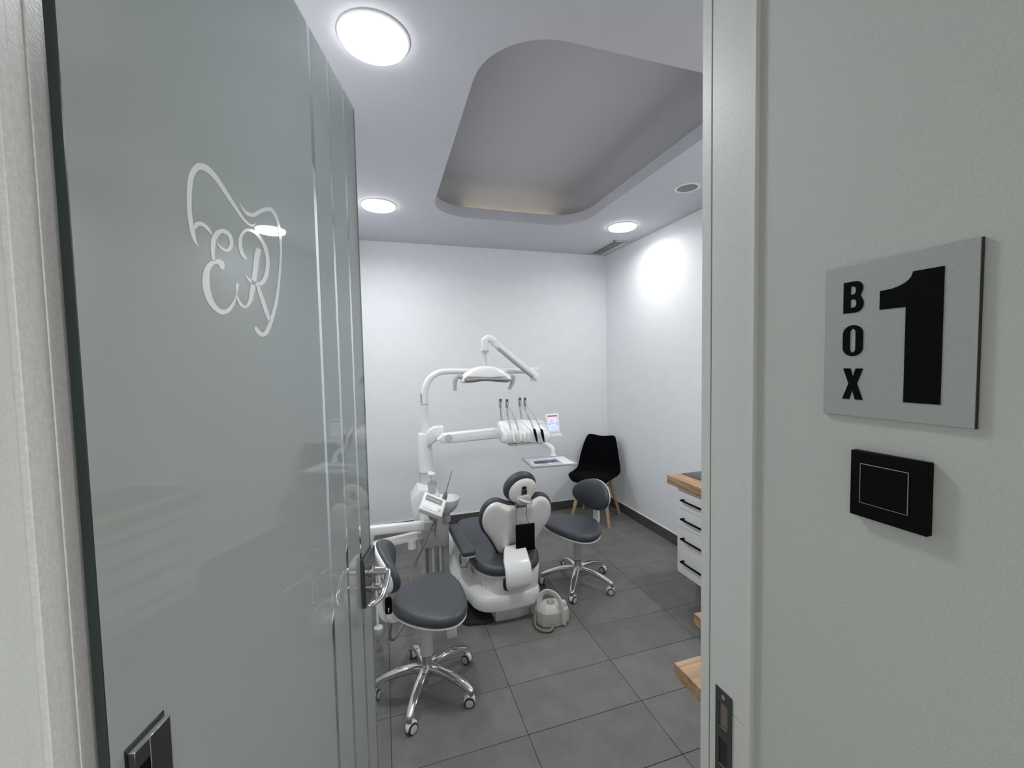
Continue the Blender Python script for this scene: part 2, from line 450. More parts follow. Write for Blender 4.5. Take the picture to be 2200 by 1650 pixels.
# the recess: ledge going out above the opening, then a coved vault
m = MB(); secs = []
def ring(off, z): return [(x, y, z) for x, y in rrect(RX0 - off, RX1 + off, RY0 - off, RY1 + off, RRAD + off, 10)]
secs.append(ring(0.0, ZC + LIP + 0.001)); secs.append(ring(0.09, ZC + LIP + 0.001)); secs.append(ring(0.09, ZC + LIP + 0.04))
for i in range(1, 9):
    a = PI / 2 * i / 8; secs.append(ring(0.09 - 0.20 * (1 - math.cos(a)), ZC + LIP + 0.04 + 0.15 * math.sin(a)))
secs.append(ring(-0.30, ZC + LIP + 0.198))
m.loft(secs, cap=False); k = len(secs[0]); base = (len(secs) - 1) * k; m.f.append(tuple(range(base, base + k)))
recess = m.build('ceiling_recess', 'recess_paint', ceiling, sharp=60)
MB().box((0.70, RY1 + 0.055, ZC + LIP + 0.003), (1.66, RY1 + 0.080, ZC + LIP + 0.012), 0.003, 1).build('light_strip', 'cove_glow', ceiling)

# ------------------------------------------------------------------ ceiling lamps, speaker, vent
def ceiling_lamp(x, y, label, watts, col=(0.965, 0.98, 1.0), glow='lamp_glow', r=0.118, group='round flush ceiling lamps'):
    t = thing('ceiling_lamp', label, 'lamp', (x, y, ZC), 0, group)
    MB().lathe([(r + 0.012, 0.0), (r + 0.012, -0.004), (r + 0.004, -0.010), (r, -0.010), (r, 0.0)], 48, axis_cap=False).build('ring', 'edge_white', t)
    MB().lathe([(r, -0.002), (r, -0.017), (r * 0.985, -0.020), (r * 0.93, -0.0225), (r * 0.75, -0.024), (r * 0.4, -0.0255), (0.004, -0.026)], 48).build('diffuser', glow, t)
    ld = bpy.data.lights.new('lamp_beam', 'AREA'); ld.shape = 'DISK'; ld.size = 2 * r * 0.97; ld.energy = watts; ld.color = col
    ld.spread = math.radians(SPREAD_ROOM if y > 0 else SPREAD_HALL)
    lo = bpy.data.objects.new('lamp_beam', ld); COL.objects.link(lo); lo.parent = t; lo.location = (0, 0, -0.030)
    return t
ceiling_lamp(0.012, 1.680, 'largest looking round white ceiling lamp, nearest the glass door top edge', LAMP_ROOM[0])
ceiling_lamp(0.014, 3.362, 'round lit ceiling lamp near back wall, just right of the glass door edge', LAMP_ROOM[1])
ceiling_lamp(2.122, 3.350, 'round lit ceiling lamp beside the slotted air vent in the far corner', LAMP_ROOM[2])
ceiling_lamp(2.122, 1.680, 'round lit ceiling lamp above the drawers, behind the door frame', LAMP_ROOM[3])
ceiling_lamp(0.75, -0.95, 'added unseen round ceiling lamp in the hall, lighting the passage and door', ADDED_LAMP_HALL, (1.0, 0.985, 0.95))  # unseen lamp, added to brighten the passage walls and the glass leaf
ceiling_lamp(0.75, -2.0, 'second added unseen round ceiling lamp, at the far end of the hall', ADDED_LAMP_HALL, (1.0, 0.985, 0.95))  # another unseen lamp added for more light from the hall

t = thing('ceiling_speaker', 'round grey grille loudspeaker set flush in the ceiling by the door frame', 'speaker', (2.113, 2.497, ZC))
MB().lathe([(0.088, 0.0), (0.088, -0.004), (0.082, -0.006), (0.070, -0.005), (0.068, 0.0)], 40, axis_cap=False).build('ring', 'edge_white', t)
MB().lathe([(0.070, -0.0025), (0.05, -0.004), (0.003, -0.0045)], 40).build('grille', 'grille_grey', t)

t = thing('air_vent', 'narrow slotted air vent in the ceiling along the right wall', 'vent', (2.352, 4.015, ZC))
vm = MB(); W2, D2 = 0.075, 0.27
for lo, hi in (((-W2, -D2, -0.008), (-W2 + 0.02, D2, 0)), ((W2 - 0.02, -D2, -0.008), (W2, D2, 0)), ((-W2, -D2, -0.008), (W2, -D2 + 0.02, 0)), ((-W2, D2 - 0.02, -0.008), (W2, D2, 0))):
    vm.box(lo, hi, 0.002, 1)
vm.build('frame', 'pale_grey_plastic', t)
bx('shaft', (-W2 + 0.02, -D2 + 0.02, -0.001), (W2 - 0.02, D2 - 0.02, 0.0), 'vent_dark', t)
for sx in (-0.026, 0.0, 0.026):
    MB().box((-0.004, -D2 + 0.02, -0.003), (0.004, D2 - 0.02, 0.003), M=T(sx, 0, -0.005) @ RY(0.6)).build('slat', 'grey_plastic', t)

# ------------------------------------------------------------------ door frame (jambs)
JY0, JY1 = YD, 0.632
tr = holder('trim_1', kind='structure')
bx('jamb_bead', (EXR - 0.0035, JY0 - 0.004, 0), (EXR + 0.03, JY0 + 0.008, ZDOOR), 'edge_white', tr, 0.001, 1)
bx('jamb_panel_lower', (EXR, JY0 + 0.010, 0), (EXR + 0.03, 0.6085, 1.0725), 'frame_grey', tr, 0.0006, 1)
bx('jamb_panel_upper', (EXR, JY0 + 0.010, 1.0735), (EXR + 0.03, 0.6085, ZDOOR), 'frame_grey', tr, 0.0006, 1)
bx('jamb_stop', (EXR - 0.0005, 0.6105, 0), (EXR + 0.03, JY1, ZDOOR), 'frame_grey', tr, 0.0006, 1)
bx('shadow_gap', (EXR + 0.002, JY0 + 0.006, 0), (EXR + 0.028, 0.612, ZDOOR), 'dark_gap', tr)
sp_ = holder('strike_plate', tr, (EXR - 0.0012, 0.574, 1.018)); sp_['label'] = 'dark steel strike plate'
def plate_with_holes():
    v = []; m = MB()
    # vertical strips and bridges around two latch openings
    hy, hz = 0.0185, 0.083
    m.box((-0.0008, -hy, -hz), (0.0012, -0.0095, hz)); m.box((-0.0008, 0.0095, -hz), (0.0012, hy, hz))
    for z0, z1 in ((-hz, -0.058), (-0.008, 0.014), (0.060, hz)): m.box((-0.0008, -0.0095, z0), (0.0012, 0.0095, z1))
    return m
plate_with_holes().build('plate', 'strike_steel', sp_)
for z0, z1 in ((-0.058, -0.008), (0.014, 0.060)):
    bx('pocket', (0.0008, -0.0095, z0), (0.0013, 0.0095, z1), 'handle_brown' if z0 > 0 else 'rubber', sp_)
    bx('lip', (-0.0016, -0.0085, z0 - 0.0012), (0.0, 0.0085, z0 + 0.001), 'satin_steel', sp_)
for z in (-0.072, 0.072):
    MB().lathe([(0.0042, 0.0), (0.0042, -0.001), (0.002, -0.0014), (0.0005, -0.0006)], 14, M=RY(PI / 2)).build('screw', 'chrome', sp_, loc=(-0.0004, 0, z))
tl = holder('trim_2', kind='structure')
bx('jamb_edge', (EXL - 0.012, YD - 0.066, 0), (EXL + 0.001, YD - 0.053, ZDOOR), 'frame_brown_grey', tl, 0.0008, 1)
bx('jamb_panel', (EXL - 0.012, YD - 0.0525, 0), (EXL, YD + 0.012, ZDOOR), 'frame_brown_grey', tl, 0.0008, 1)
bx('jamb_seal', (EXL - 0.002, YD - 0.032, 0), (EXL + 0.0008, YD - 0.026, ZDOOR), 'frame_brown_grey', tl, 0.0008, 1)
bx('jamb_return', (EXL - 0.012, YD + 0.012, 0), (EXL - 0.002, JY1, ZDOOR), 'frame_brown_grey', tl, 0.0008, 1)
bx('head_jamb', (EXL, YD, ZDOOR), (EXR, JY1, ZDOOR + 0.05), 'frame_grey', tr)

# ------------------------------------------------------------------ glass door (local: x along the leaf from the hinge, y into the room side, z up)
DW, DH = 0.837, 2.436
DANG = math.atan2(0.96547718, 0.26048765)
door = holder('door_1', None, (-0.270, 0.492, 0), DANG, kind='structure')
door['label'] = 'open frosted glass door leaf with white monogram and chrome lever'
TH = 0.010
STRIPES = ((0.5350, 0.5500), (0.6370, 0.6515), (0.7395, 0.7535))     # clear lines left in the frosting
gm = MB(); u = 0.0006
for a, b in STRIPES + ((DW - 0.014, None),):
    gm.box((u, 0.0, 0.008), (a, 0.0005, DH)); u = b or 0
gm.build('frosted_film', 'frosted_glass', door)
bx('glass_panel', (0.0006, 0.0007, 0.008), (DW, TH, DH), 'clear_glass', door)
bx('free_edge', (DW + 0.0001, 0.0006, 0.008), (DW + 0.0008, TH, DH), 'glass_edge_pale', door)
bx('hinge_edge', (-0.0008, 0.0, 0.008), (0.0006, TH, DH), 'glass_edge', door)
LOGO = [
 [(1662, 18609, 1656, 18605), (1627, 18676, 1583, 18651), (1611, 18775, 1532, 18739), (1588, 18900, 1505, 18863), (1573, 19039, 1490, 19005), (1583, 19187, 1496, 19154), (1603, 19339, 1513, 19307), (1648, 19499, 1551, 19475), (1716, 19602, 1626, 19611), (1774, 19656, 1751, 19731), (1834, 19673, 1894, 19778), (1925, 19679, 2007, 19772), (2038, 19651, 2124, 19730), (2180, 19579, 2266, 19649), (2332, 19487, 2409, 19545), (2491, 19396, 2561, 19448), (2633, 19317, 2693, 19363), (2787, 19270, 2830, 19312), (2935, 19287, 2934, 19316), (3044, 19373, 3033, 19379)],
 [(2618, 19543, 2626, 19549), (2684, 19462, 2725, 19494), (2797, 19416, 2848, 19482), (2989, 19456, 2977, 19518), (3182, 19574, 3133, 19618), (3351, 19674, 3331, 19738), (3495, 19724, 3564, 19813), (3610, 19703, 3710, 19766), (3705, 19611, 3793, 19654), (3756, 19487, 3839, 19520), (3775, 19309, 3859, 19336), (3764, 19100, 3847, 19122), (3728, 18885, 3810, 18902), (3658, 18602, 3747, 18615), (3559, 18299, 3662, 18307), (3450, 18062, 3563, 18063), (3333, 17871, 3455, 17864), (3247, 17746, 3369, 17732), (3152, 17629, 3260, 17594), (3077, 17589, 3079, 17520), (3003, 17611, 2922, 17558), (2926, 17664, 2844, 17624), (2879, 17670, 2842, 17651)],
 [(1627, 18828, 1589, 18827), (1671, 18878, 1617, 18905), (1715, 18903, 1730, 18961), (1785, 18903, 1834, 18957), (1863, 18874, 1909, 18912), (1926, 18844, 1955, 18866)],
 [(2033, 18767, 2049, 18779), (2095, 18713, 2127, 18744), (2218, 18690, 2230, 18736), (2356, 18762, 2285, 18776), (2411, 18880, 2327, 18854), (2363, 18992, 2284, 18935), (2207, 19014, 2183, 18949), (2032, 18933, 2099, 18900), (1929, 18799, 2029, 18806), (1900, 18672, 1991, 18693), (1907, 18560, 1974, 18581), (1927, 18485, 1980, 18504)],
 [(2166, 18436, 2106, 18412), (2174, 18509, 2057, 18445), (2099, 18550, 2037, 18463), (1959, 18516, 1979, 18465), (1820, 18430, 1896, 18404), (1732, 18313, 1855, 18320), (1695, 18172, 1836, 18202), (1711, 18028, 1846, 18073), (1785, 17892, 1896, 17947), (1914, 17802, 1987, 17861), (2063, 17771, 2079, 17841), (2230, 17825, 2175, 17869), (2345, 17940, 2290, 17954), (2420, 18061, 2372, 18062), (2455, 18165, 2410, 18160), (2485, 18255, 2412, 18248), (2497, 18286, 2445, 18289)],
 [(2406, 18138, 2439, 18148), (2426, 18035, 2475, 18053), (2501, 17948, 2558, 17988), (2640, 17934, 2623, 17976), (2789, 18028, 2701, 18040), (2884, 18196, 2760, 18189), (2957, 18397, 2816, 18381), (3030, 18618, 2880, 18596), (3095, 18821, 2936, 18795), (3148, 18944, 2984, 18924), (3152, 18978, 3041, 18975)],
 [(2736, 18717, 2718, 18702), (2729, 18740, 2667, 18700), (2660, 18801, 2569, 18756), (2628, 18908, 2533, 18877), (2648, 19028, 2564, 19017), (2729, 19127, 2680, 19147), (2826, 19175, 2837, 19222), (2964, 19184, 3019, 19240), (3095, 19135, 3178, 19190), (3212, 19038, 3321, 19093), (3274, 18907, 3398, 18950), (3274, 18758, 3399, 18784), (3214, 18578, 3338, 18584), (3095, 18445, 3183, 18410), (2991, 18407, 2973, 18340), (2852, 18414, 2793, 18357), (2735, 18440, 2701, 18416), (2659, 18471, 2651, 18466)],
 [(2955, 18338, 3040, 18369), (3002, 18232, 3108, 18269), (3083, 18072, 3205, 18112), (3176, 17911, 3294, 17947), (3278, 17789, 3349, 17809)]]
lg = MB()
for st in LOGO:
    A = catmull([(a / 1e4, b / 1e4, 0) for a, b, c, d in st], 5); B = catmull([(c / 1e4, d / 1e4, 0) for a, b, c, d in st], 5)
    n = len(A); v = []
    for y in (-0.0006, -0.0001):
        v += [(p.x, y, p.y) for p in A] + [(p.x, y, p.y) for p in B]
    f = []
    for i in range(n - 1):
        f.append((i, i + 1, n + i + 1, n + i)); f.append((2 * n + i, 3 * n + i, 3 * n + i + 1, 2 * n + i + 1))
    lg.add(v, f)
lo_ = lg.build('monogram', 'logo_film', door); lo_['label'] = 'white tooth outline with the letters ER'
# hinge clamp near the hinge side
hc = holder('hinge_clamp', door, (0, 0, 0)); hc['label'] = 'polished steel hinge clamp'
hm = MB(); hm.box((0.036, -0.009, 1.13), (0.064, -0.0005, 1.306), 0.0008, 1); hm.box((0.017, -0.009, 1.286), (0.036, -0.0005, 1.306), 0.0008, 1); hm.box((0.017, -0.009, 1.13), (0.036, -0.0005, 1.17), 0.0008, 1)
hm.build('front_cover', 'dark_steel', hc)
bx('top_cap', (0.0166, -0.0094, 1.3055), (0.0644, -0.001, 1.3072), 'chrome', hc, 0.0004, 1)
bx('slot', (0.0174, -0.0070, 1.17), (0.036, -0.001, 1.286), 'black_plastic', hc)
bx('rear_cover', (0.017, TH + 0.0005, 1.13), (0.064, TH + 0.009, 1.306), 'dark_steel', hc, 0.0012, 1)
bx('gasket', (0.015, -0.0006, 1.128), (0.066, TH + 0.0006, 1.311), 'rubber', hc)
# lock case with lever on both faces
lk = holder('lock_case', door, (0, 0, 0)); lk['label'] = 'chrome lock case with lever handle'
U0, U1, Z0, Z1 = 0.737, 0.836, 1.020, 1.160
for side in (-1, 1):
    ya, yb = (-0.012, -0.0005) if side < 0 else (TH + 0.0005, TH + 0.012)
    bx('cover_plate', (U0, ya, Z0), (U1, yb, Z1), 'dark_steel', lk, 0.001, 1)
    yo = ya if side < 0 else yb
    dirn = -1 if side < 0 else 1
    bx('gasket', (U0 - 0.001, min(yo, yo - dirn * 0.004), Z0 + 0.012), (U0 + 0.0003, max(yo, yo - dirn * 0.004), Z1 - 0.014), 'rubber', lk)
    R = RX(PI / 2 if dirn < 0 else -PI / 2)
    lv = MB().lathe([(0.0165, 0.0), (0.0165, 0.006), (0.0125, 0.008), (0.0115, 0.03), (0.0115, 0.042)], 20, M=R).build('lever_rose', 'chrome', lk, loc=(0.792, yo, 1.100))
    yy = yo + dirn * 0.040
    MB().tube([(0.792, yo + dirn * 0.028, 1.100), (0.792, yo + dirn * 0.044, 1.099), (0.786, yo + dirn * 0.050, 1.095), (0.750, yo + dirn * 0.050, 1.073), (0.722, yo + dirn * 0.047, 1.062), (0.700, yo + dirn * 0.034, 1.058), (0.690, yo + dirn * 0.022, 1.056)], [0.0095, 0.0095, 0.0092, 0.0085, 0.008, 0.0075, 0.007], 12, 5).build('lever', 'chrome', lk)
    MB().lathe([(0.013, 0.0), (0.013, 0.004), (0.0095, 0.006), (0.0095, 0.024), (0.004, 0.026)], 18, M=R).build('lock_cylinder', 'satin_steel', lk, loc=(0.792, yo, 1.052))
    MB().box((-0.010, -0.003, 0.0), (0.010, 0.003, 0.012), 0.001, 1, M=R).build('turn_knob', 'brass', lk, loc=(0.792, yo + dirn * 0.024, 1.052))

# ------------------------------------------------------------------ door sign and switch on the passage wall (viewer right = -Y)
def on_wall(u, z, off): return (EXR + 0.004 - off, 0.408 - u, 1.624 + z)
t = thing('door_sign', 'brushed silver room sign reading BOX 1 in black', 'sign', (EXR + 0.004, 0.408, 1.624))
pl = MB().box((-0.0045, -0.151, 0.0), (0.0, 0.0, 0.191), 0.0006, 1).build('plate', 'plate_silver', t)
bx('plate_edge', (-0.0042, -0.1517, 0.0), (-0.0005, -0.151, 0.191), 'rubber', t)
def glyph(name, polys, thick=0.0006):
    """2D outline letters in sign coordinates (u right, z up), holes included"""
    cu = bpy.data.curves.new(name, 'CURVE'); cu.dimensions = '2D'; cu.fill_mode = 'BOTH'; cu.extrude = thick / 2
    for poly in polys:
        s = cu.splines.new('POLY'); s.points.add(len(poly) - 1); s.use_cyclic_u = True
        for p, q in zip(s.points, poly): p.co = (q[0], q[1], 0, 1)
    tmp = bpy.data.objects.new(name, cu); COL.objects.link(tmp)
    bpy.context.view_layer.update()
    me = bpy.data.meshes.new_from_object(tmp.evaluated_get(bpy.context.evaluated_depsgraph_get()))
    bpy.data.objects.remove(tmp); bpy.data.curves.remove(cu)
    me.transform(Matrix(((0, 0, -1, 0), (-1, 0, 0, 0), (0, 1, 0, 0), (0, 0, 0, 1))))
    me.name = name; me.materials.clear(); me.materials.append(MATS['ink_black'])
    o = bpy.data.objects.new(name, me); COL.objects.link(o); o.parent = t; o.location = (-0.0049, 0, 0)
    return o
def arc(cx, cyy, a, b, d0, d1, n=8): return [(cx + a * math.cos(math.radians(d0 + (d1 - d0) * i / n)), cyy + b * math.sin(math.radians(d0 + (d1 - d0) * i / n))) for i in range(n + 1)]
bw, bh = 0.0235, 0.039
def shift(poly, x, z): return [(a + x, b + z) for a, b in poly]
B_out = [(0, 0)] + arc(bw - 0.009, 0.0105, 0.009, 0.0105, -90, 40, 7) + [(bw - 0.0035, 0.0203)] + arc(bw - 0.0095, 0.0295, 0.0085, 0.0095, -40, 90, 7) + [(0, bh)]
B_h1 = [(0.0085, 0.0065), (0.0125, 0.0065)] + arc(0.0125, 0.0115, 0.0028, 0.005, -70, 70, 5) + [(0.0125, 0.0168), (0.0085, 0.0168)]
B_h2 = [(0.0085, 0.0228), (0.012, 0.0228)] + arc(0.012, 0.0278, 0.0026, 0.0048, -70, 70, 5) + [(0.012, 0.0328), (0.0085, 0.0328)]
glyph('letter_b', [shift(q, 0.0238, 0.1305) for q in (B_out, B_h1, B_h2)])
O_out = arc(bw / 2, bh - 0.0105, bw / 2, 0.0105, 0, 180, 12) + arc(bw / 2, 0.0105, bw / 2, 0.0105, 180, 360, 12)
O_in = arc(bw / 2, bh - 0.0092, 0.0032, 0.0045, 0, 180, 8) + arc(bw / 2, 0.0092, 0.0032, 0.0045, 180, 360, 8)
glyph('letter_o', [shift(q, 0.0240, 0.0760) for q in (O_out, O_in)])
X_out = [(0, 0), (0.0085, 0), (0.01185, 0.0115), (0.0150, 0), (bw + 0.0004, 0), (0.0170, 0.0200), (bw, bh), (0.0152, bh), (0.0121, 0.0285), (0.0092, bh), (0.0006, bh), (0.0072, 0.0200)]
glyph('letter_x', [shift(X_out, 0.0246, 0.0215)])
one = [(0.0905, 0.0222), (0.1236, 0.0222), (0.1236, 0.1690), (0.0965, 0.1690), (0.0950, 0.1640), (0.0925, 0.1605), (0.0885, 0.1575), (0.0830, 0.1550), (0.0760, 0.1533), (0.0645, 0.1525), (0.0645, 0.1305), (0.0905, 0.1305)]
glyph('numeral_1', [one])

t = thing('wall_switch', 'black wall switch plate below the room sign', 'switch', (EXR + 0.004, 0.369, 1.500))
bx('cover', (-0.009, -0.079, 0.0), (0.0, 0.0, 0.082), 'black_plastic', t, 0.0008, 1)
bx('rocker', (-0.0102, -0.0605, 0.0185), (-0.0088, -0.0120, 0.0665), 'black_plastic', t, 0.0005, 1)
om = MB()
for lo, hi in (((-0.0095, -0.0612, 0.0178), (-0.0089, -0.0605, 0.0672)), ((-0.0095, -0.0120, 0.0178), (-0.0089, -0.0113, 0.0672)), ((-0.0095, -0.0612, 0.0178), (-0.0089, -0.0113, 0.0185)), ((-0.0095, -0.0612, 0.0665), (-0.0089, -0.0113, 0.0672))): om.box(lo, hi)
om.build('rocker_outline', 'line_silver', t)

# ------------------------------------------------------------------ drawers under the worktop on the right wall
CX0, CY1, CY0 = 1.905, 2.365, 1.30
cab = thing('drawer_cabinet', 'white wall hung drawer cabinet with black bar handles', 'cabinet', ((CX0 + XR) / 2, (CY0 + CY1) / 2, 0.235))
c0 = Vector(cab.location)
def loc_box(name, lo, hi, mat, par, bev=0.0, org=c0):
    return bx(name, tuple(Vector(lo) - org), tuple(Vector(hi) - org), mat, par, bev, 1)
loc_box('carcass', (CX0 + 0.018, CY0, 0.235), (XR - 0.012, CY1, 0.818), 'cabinet_white', cab, 0.001)
for z0, z1, hz in ((0.692, 0.806, 0.757), (0.564, 0.688, 0.628), (0.434, 0.560, 0.492), (0.239, 0.430, 0.335)):
    for ya, yb in ((1.565, 2.340),):
        d = loc_box('drawer_front', (CX0, ya, z0), (CX0 + 0.0185, yb, z1), 'cabinet_white', cab, 0.001)
        hm = MB()
        a = Vector((CX0 - 0.026, 2.283, hz)) - c0; b = Vector((CX0 - 0.026, 1.72, hz)) - c0
        hm.box((a.x - 0.005, b.y, a.z - 0.005), (a.x + 0.005, a.y, a.z + 0.005), 0.001, 1)
        for yy in (a.y - 0.006, b.y + 0.006): hm.box((a.x, yy - 0.006, a.z - 0.005), (a.x + 0.0262, yy + 0.006, a.z + 0.005), 0.001, 1)
        hm.build('handle', 'black_plastic', d)
bx('cabinet_plinth', (2.06, 1.30, 0.0), (XR - 0.012, 2.34, 0.234), 'plinth_grey', kind='structure')
wt = bx('worktop', (1.888, CY0, 0.830), (XR - 0.0125, 2.432, 0.888), 'oak_cross', None, 0.0012)
tag(wt, 'oak worktop on the white drawers along the right wall', 'worktop')
bx('worktop_support', (CX0 + 0.03, CY0, 0.8175), (XR - 0.014, CY1 - 0.004, 0.8298), 'cabinet_white', cab, loc=-c0)
gl = bx('black_hob', (2.008, CY0 + 0.1, 0.8885), (XR - 0.02, 2.424, 0.8915), 'black_gloss', None, 0.001)
tag(gl, 'flat black glass slab lying on the oak worktop', 'hob')

# desk along the door wall
t = thing('desk', 'thick oak desk top over a white side panel, just inside the doorway', 'desk', (1.30, 0.85, 0))
o0 = Vector(t.location)
loc_box('desk_top', (0.852, YF + 0.002, 0.698), (1.78, 1.062, 0.740), 'oak', t, 0.0012, o0)
loc_box('side_panel', (0.905, YF + 0.002, 0.0), (0.923, 1.005, 0.698), 'cabinet_white', t, 0.001, o0)
loc_box('rear_panel', (1.74, YF + 0.002, 0.0), (1.76, 1.005, 0.698), 'cabinet_white', t, 0.001, o0)
t = thing('side_shelf', 'smaller oak shelf end on a white panel, beyond the desk top', 'shelf', (1.45, 1.16, 0))
o0 = Vector(t.location)
loc_box('shelf_top', (1.093, 1.066, 0.698), (1.86, 1.252, 0.740), 'oak', t, 0.0012, o0)
loc_box('side_panel', (1.097, 1.07, 0.0), (1.115, 1.215, 0.698), 'cabinet_white', t, 0.001, o0)
loc_box('rear_panel', (1.80, 1.07, 0.0), (1.82, 1.215, 0.698), 'cabinet_white', t, 0.001, o0)

# ------------------------------------------------------------------ stools
def make_stool(label, loc, face, base_rot, h, arm_r=0.262, lev=1):
    """operator stool, local +x is the front, h is the height of the seat top"""
    t = thing('rolling_stool', label, 'stool', (loc[0], loc[1], 0), face, 'dark padded rolling stools')
    # star base
    hub = MB().lathe([(0.030, 0.085), (0.040, 0.095), (0.040, 0.125), (0.030, 0.145), (0.0265, 0.152), (0.0265, 0.19)], 24).build('hub', 'satin_steel', t)
    for k in range(5):
        a = base_rot - face + 2 * PI * k / 5; ca, sa = math.cos(a), math.sin(a)
        P = lambda r, z: (r * ca, r * sa, z)
        MB().tube([P(0.015, 0.118), P(0.06, 0.124), P(0.13, 0.119), P(0.20, 0.103), P(arm_r - 0.012, 0.083), P(arm_r + 0.008, 0.078)], [1.0, 1.0, 0.95, 0.88, 0.80, 0.55], 14, 4, flat=(0.023, 0.018)).build('base_arm', 'chrome', t)
        c = holder('castor', t, (arm_r * ca, arm_r * sa, 0.0), a + (0.5 + 1.3 * k))
        MB().lathe([(0.012, 0.050), (0.013, 0.055), (0.013, 0.078)], 14).build('stem', 'satin_steel', c)
        hd = MB()
        outline = [(0.029 * math.cos(q), 0.031 + 0.029 * math.sin(q)) for q in (math.radians(-20 + 220 * i / 12) for i in range(13))] + [(-0.02, 0.028), (0.02, 0.028)]
        hd.pad(outline, [(0.004, -0.0125), (0.0, -0.009), (0.0, 0.009), (0.004, 0.0125)], fmap=lambda x, y, z: (x - 0.008, z, y))
        hd.build('hood', 'white_plastic', c)
        for s in (-1, 1):
            MB().lathe([(0.020, -0.004), (0.025, -0.003), (0.025, 0.003), (0.021, 0.0045)], 24, M=T(-0.008, s * 0.0165, 0.025) @ RX(PI / 2)).build('wheel', 'rubber', c)
            MB().lathe([(0.0195, -0.0052), (0.0195, 0.0052), (0.014, 0.0062)], 22, M=T(-0.008, s * 0.0168, 0.025) @ RX(PI / 2 * (1 if s < 0 else -1))).build('hub_cap', 'pale_grey_plastic', c)
    MB().lathe([(0.024, 0.145), (0.024, 0.20), (0.0255, 0.20)], 20).build('gas_spring', 'dark_steel', t)
    MB().lathe([(0.031, 0.195), (0.033, 0.20), (0.033, h - 0.10), (0.036, h - 0.075)], 24).build('lift_cover', 'pale_grey_plastic', t)
    half = [(0.205, 0.0), (0.20, 0.10), (0.172, 0.19), (0.11, 0.240), (0.02, 0.232), (-0.07, 0.175), (-0.135, 0.10), (-0.165, 0.035)]
    out = half + [(x, -y) for x, y in reversed(half[1:])]
    # pan and cushion, slightly dished
    dish = lambda x, y, z: (x, y, z + (0.010 * (abs(y) / 0.24) ** 2 + 0.012 * ((x - 0.02) / 0.2) ** 2 if z > h - 0.04 else 0))
    MB().pad(out, [(0.075, h - 0.095), (0.028, h - 0.080), (0.010, h - 0.070), (0.004, h - 0.062), (0.006, h - 0.058)], smooth=4).build('seat_pan', 'white_plastic', t)
    cu = MB(); rg = quarter(0.026, h - 0.062, h - 0.006, 4)
    rg += [(0.026, h - 0.003, 0.88), (0.026, h - 0.004, 0.66), (0.026, h - 0.008, 0.40), (0.026, h - 0.011, 0.15)]
    cu.pad(out, rg, fmap=lambda x, y, z: (x, y, z), smooth=4).build('seat', 'leatherette', t, sharp=60)
    # support strip for the backrest
    MB().tube([(-0.05, 0, h - 0.085), (-0.15, 0, h - 0.095), (-0.205, 0, h - 0.075), (-0.222, 0, h - 0.02), (-0.214, 0, h + 0.06), (-0.222, 0, h + 0.16)], [1, 1, 1.15, 1.15, 1.0, 0.8], 14, 5, flat=(0.026, 0.010), up=(0, 0, 1)).build('back_support', 'white_plastic', t)
    # backrest wraps slightly around the sitter
    BZ = h + (0.185 if lev > 0 else 0.165)
    bo = ellipse(0, 0, 0.180, 0.114, 36)
    def wrap(x, y, z):
        yy, zz = x, y
        return (-0.200 - 0.03 * (zz / 0.11) * 0.6 + 0.95 * yy * yy + z - 0.02 * (zz / 0.11) ** 2, yy, BZ + zz)
    MB().pad(bo, quarter(0.020, 0.0, 0.046, 4) + [(0.020, 0.048, 0.8), (0.020, 0.047, 0.5), (0.020, 0.046, 0.2)], fmap=wrap).build('backrest', 'leatherette', t, sharp=60)
    MB().pad(bo, [(0.03, -0.014), (0.010, -0.010), (0.003, -0.002), (0.003, 0.006)], fmap=wrap).build('back_shell', 'white_plastic', t, sharp=60)
    kn = MB().pad(rrect(-0.016, 0.016, -0.042, 0.042, 0.0155, 6), [(0.003, -0.006), (0, -0.003), (0, 0.003), (0.003, 0.006)], fmap=lambda x, y, z: ((-0.186 if lev > 0 else -0.245) + x, (-0.135 if lev > 0 else 0.0) + z, h + 0.052 + y)).build('adjust_knob', 'black_plastic', t)
    MB().tube([(-0.10, -0.02, h - 0.090), (-0.17, -0.08, h - 0.06), (-0.186, -0.125, h - 0.01), (-0.186, -0.132, h + 0.045)] if lev > 0 else [(-0.10, 0, h - 0.090), (-0.20, 0, h - 0.08), (-0.240, 0, h - 0.03), (-0.243, 0, h + 0.045)], 0.010, 10).build('knob_bracket', 'white_plastic', t)
    # height lever
    lv = MB().tube([(0.06 * lev, -0.06, h - 0.085), (0.10 * lev, -0.075, h - 0.105), (0.115 * lev, -0.08, h - 0.165)], 0.005, 8).build('height_lever', 'white_plastic', t)
    MB().box((-0.026, -0.006, -0.024), (0.026, 0.006, 0.024), 0.004, 2).build('paddle', 'pale_grey_plastic', lv, loc=(0.12 * lev, -0.08, h - 0.19))
    return t
make_stool('dark padded rolling stool nearest the door lever, chrome star base', (0.170, 2.135), math.radians(2), math.radians(-42), 0.515)
make_stool('dark padded rolling stool in front of the black shell chair', (1.376, 2.815), math.radians(201), math.radians(-53), 0.488, 0.272, -0.9)

# ------------------------------------------------------------------ dental chair (local: +y towards the foot end, origin on the floor)
dc = thing('dental_chair', 'grey and white dental patient chair seen from behind its heart-shaped backrest', 'dental chair', (0.80, 2.62, 0), math.radians(2))
